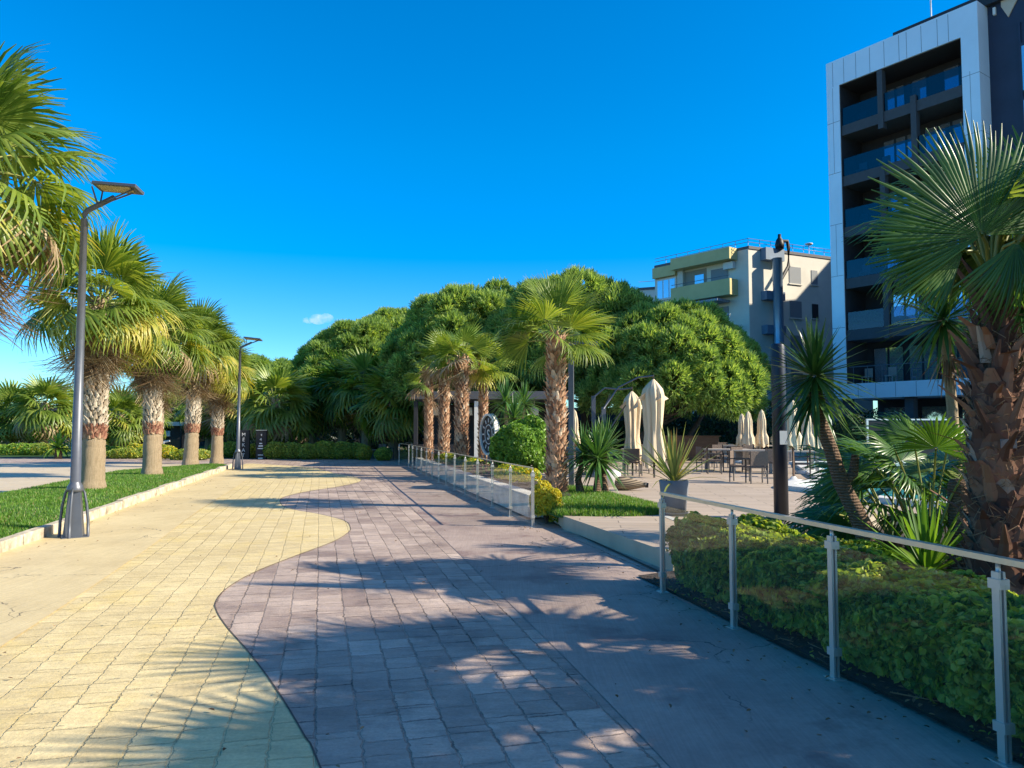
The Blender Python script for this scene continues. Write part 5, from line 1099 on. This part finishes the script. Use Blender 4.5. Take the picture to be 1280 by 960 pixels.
b = MB(); pr = [(FW+.72,24.2),(FW+1.05,23.5),(FW+1.7,24.6),(FW+1.7,25.58),(FW+.72,25.58)]; b.add([(x,1.16,z) for x,z in pr]+[(x,1.24,z) for x,z in pr], [(0,1,2,3,4)]); b.add([(x,1.16,z) for x,z in pr]+[(x,1.24,z) for x,z in pr], [(i,(i+1)%5,(i+1)%5+5,i+5) for i in range(5)]); b.build('painted_sun_patch', pm('painted_sun_patch',(.55,.46,.36),.7,.05), ht)  # flat piece whose beige colour stands for sunlight on the dark wall
for x in (.5,4.4,8.4): hb('ground_column', [((x-.25,.5,0),(x+.25,1.0,3.465))], M['slab'])
hb('ground_storey', [((.3,4.5,0),(FW+14,30,3.465))], M['dark'])
for k in range(5): hb('ground_window', [((.8+k*2.4,4.42,.3),(2.8+k*2.4,4.495,3.0))], M['win'])
hb('balcony_planter', [((1.2,.3,7.6),(2.9,.6,7.95))], M['slab'])
o = bush_mb(np.random.default_rng(2), (2.05,.45,8.25), (.85,.25,.42), 900, .14, 3, .2).build('balcony_plants', M['hedge'], ht)
hb('wall_light', [((FW+.32,1.1,23.9),(FW+.45,1.245,24.3))], M['post_white'])
# ------------------------------------------------------------------ yellow apartment block
M['cream'] = pm('cream_render', (.66,.63,.55), .85, .08, .6, .05)
M['cream_s'] = pm('grey_render', (.40,.38,.33), .85, .08, .6, .05)
M['yel'] = pm('yellow_render', (.58,.50,.24), .85, .08, .8, .05)
M['shut'] = pm('grey_shutter', (.22,.24,.26), .6, .05, stretch=(1,1,30), scale=6, bmp=.4)
M['bluebox'] = pm('blue_grey_box', (.16,.22,.30), .6, .06)
M['flue'] = pm('flue_metal', (.30,.42,.55), .35, .06, 3, 0, .5)
ap = thing('apartment_block', 'cream apartment block with yellow balconies and steel flue pipe', 'apartment block', (20.55,66,0)); ap.scale.z = 1.015; u = np.array([.902,.431]); w2 = np.array([-.63,.777])
n_r = np.array([.431,-.902]); n_l = np.array([-.777,-.63])
b = MB(); pA = w2*10.5; pB = u*15; b.prism([(0,0), tuple(pB), tuple(pB+np.array([-.431,.902])*14), tuple(pA+np.array([.777,.63])*9), tuple(pA)], 0, 17.1); b.build('wall', M['cream'], ap)
b = MB(); b.prism([tuple(-n_r*-.08+u*-.0), tuple(pB+n_r*.08), tuple(pB+np.array([-.431,.902])*14), tuple(pA+np.array([.777,.63])*9), tuple(pA+n_l*.08)], 17.1, 17.35); b.build('roof_parapet', M['grey_roof'], ap)
def onf(name, d, nrm, t0, t1, z0, z1, dep, mat, par=ap, inn=0.003):
    p = [d*t0+nrm*inn, d*t1+nrm*inn, d*t1+nrm*dep, d*t0+nrm*dep]; b = MB(); b.prism([tuple(q) for q in p], z0, z1); return b.build(name, mat, par)
onf('fascia', w2, n_l, 1.1, 7.6, 16.3, 17.32, 1.2, M['yel']); onf('fascia', w2, n_l, 7.65, 10.4, 16.0, 17.0, .5, M['yel'])
for z in (13.2, 10.0, 6.9): onf('balcony', w2, n_l, 1.1, 7.6, z, z+(1.4 if z == 13.2 else .65), 1.2, M['yel'])
f = onf('balcony_rail', w2, n_l, 1.15, 7.55, 14.85, 14.9, 1.15, M['lamp'], inn=1.1)
for z in (11.5, 8.4):
    onf('balcony_rail', w2, n_l, 1.15, 7.5, z, z+.05, 1.15, M['post_white'], inn=1.1)
    for t_ in np.arange(1.2, 7.5, .7): onf('baluster', w2, n_l, t_, t_+.05, z-.85, z, 1.14, M['post_white'], inn=1.1)
p = onf('awning', w2, n_l, 1.9, 7.4, 12.7, 12.9, 1.9, pm('awning_cloth',(.30,.32,.38),.8,.3,8), inn=.1)
for t_ in (3.0,4.8,6.5): b = MB(); b.tube([(*(w2*t_+n_l*1.85),12.7),(*(w2*t_+n_l*1.2),11.0)], .03, 5); b.build('awning_arm', M['post_white'], ap)
for z in (14.65, 11.2, 8.2): 
    f = onf('shutter', w2, n_l, 2.1, 3.9, z-.9, z+1.2, .06, M['shut'])
    f = onf('painted_recess', w2, n_l, 4.4, 6.9, z-1.2, z+1.5, .02, pm('recess_shade',(.28,.26,.22),.85,.05)); onf('balcony_door', w2, n_l, 4.7, 5.7, z-1.1, z+1.0, .05, M['win'], f)  # flat panel on the wall, recess shade put into its dark colour
onf('column', w2, n_l, 6.9, 7.5, 13.2, 16.3, .3, M['cream'])
f = onf('window', w2, n_l, 7.85, 10.2, 13.9, 15.9, .1, M['post_white'])
for t_ in (7.98,8.72,9.46): onf('pane', w2, n_l, t_, t_+.62, 14.05, 15.75, .13, M['win'], f)
onf('air_conditioner', w2, n_l, 1.3, 2.3, 15.6, 16.2, .45, M['post_white']); onf('air_conditioner', w2, n_l, 1.3, 2.2, 9.2, 9.9, .45, M['lamp'])
for k in range(4):
    z = 14.5-3.05*k
    f = onf('window', u, n_r, 4.7, 6.1, z, z+1.5, .05, M['shut']); onf('sill', u, n_r, 4.6, 6.2, z-.1, z-.004, .12, M['cream'], f)
    f = onf('window', u, n_r, 7.4, 8.15, z+.1, z+1.4, .05, M['shut'] if k == 0 else M['dark']); onf('sill', u, n_r, 7.3, 8.25, z, z+.096, .12, M['cream'], f)
for z, h_ in ((16.2,1.05),(12.75,.75),(9.8,.75),(6.75,.7)): onf('flue_bracket', u, n_r, 1.35, 3.5, z, z+h_, .7, M['bluebox'])
q = u*2.35+n_r*1.0; b = MB(); b.tube([(*q,3),(*q,10),(*q,16.3)], .42, 14); b.build('flue_pipe', M['flue'], ap)
q2 = u*2.9+n_r*.75; b = MB(); b.lathe([(.01,17.2),(.35,17.2),(.4,17.6),(.3,18.0),(.15,18.2),(.14,18.5),(.01,18.5)], (*q2,0), 14); b.build('roof_cowl', M['black'], ap)
b = MB(); b.tube([(*q2,17.9),(*(q2+u*.9),18.0),(*(q2+u*1.05),17.4),(*(q2+u*1.0),15.8),(*(q2+u*.1),14.6)], .16, 8); b.build('elbow_pipe', M['black'], ap)
for z in (17.7,18.0):
    b = MB(); b.tube([(*(pA+n_l*.0),z),(0,0,z)], .025, 5); b.tube([(0,0,z),(*pB,z)], .025, 5); b.build('roof_rail', M['lamp_light'], ap)
for q_ in [w2*t_ for t_ in np.arange(0,10.4,1.3)]+[u*t_ for t_ in np.arange(1.3,14,1.3)]:
    b = MB(); b.tube([(*q_,17.3),(*q_,18)], .022, 5); b.build('rail_post', M['lamp_light'], ap)
q = u*7.2; b = MB(); b.tube([(*q,17.3),(*q,18.2)], .03, 5); b.lathe([(.01,0),(.3,.08),(.36,.18),(.34,.2),(.01,.06)], (*q,18.1), 14); b.build('satellite_dish', M['post_white'], ap)
t = thing('white_building', 'pale white building peeking out left of the apartment block', 'building', ((800-640)/960*92,92,0), R_(-22)); zt = P(825,363,92)[2]
b = MB(); b.bb((0,0,0),(7,9,zt)); b.build('wall', M['cream'], t); b = MB(); b.bb((-.1,-.1,zt),(7.1,9.1,zt+.3)); b.build('roof', M['grey_roof'], t)
for k in range(3): b = MB(); b.bb((3.6,-.04,zt-3-3.1*k),(5.8,-.003,zt-1.2-3.1*k)); b.build('window', M['win'], t)
b = MB(); b.tube([(0,-.1,zt+1),(7,-.1,zt+1)], .03, 5); b.build('roof_rail', M['lamp'], t)
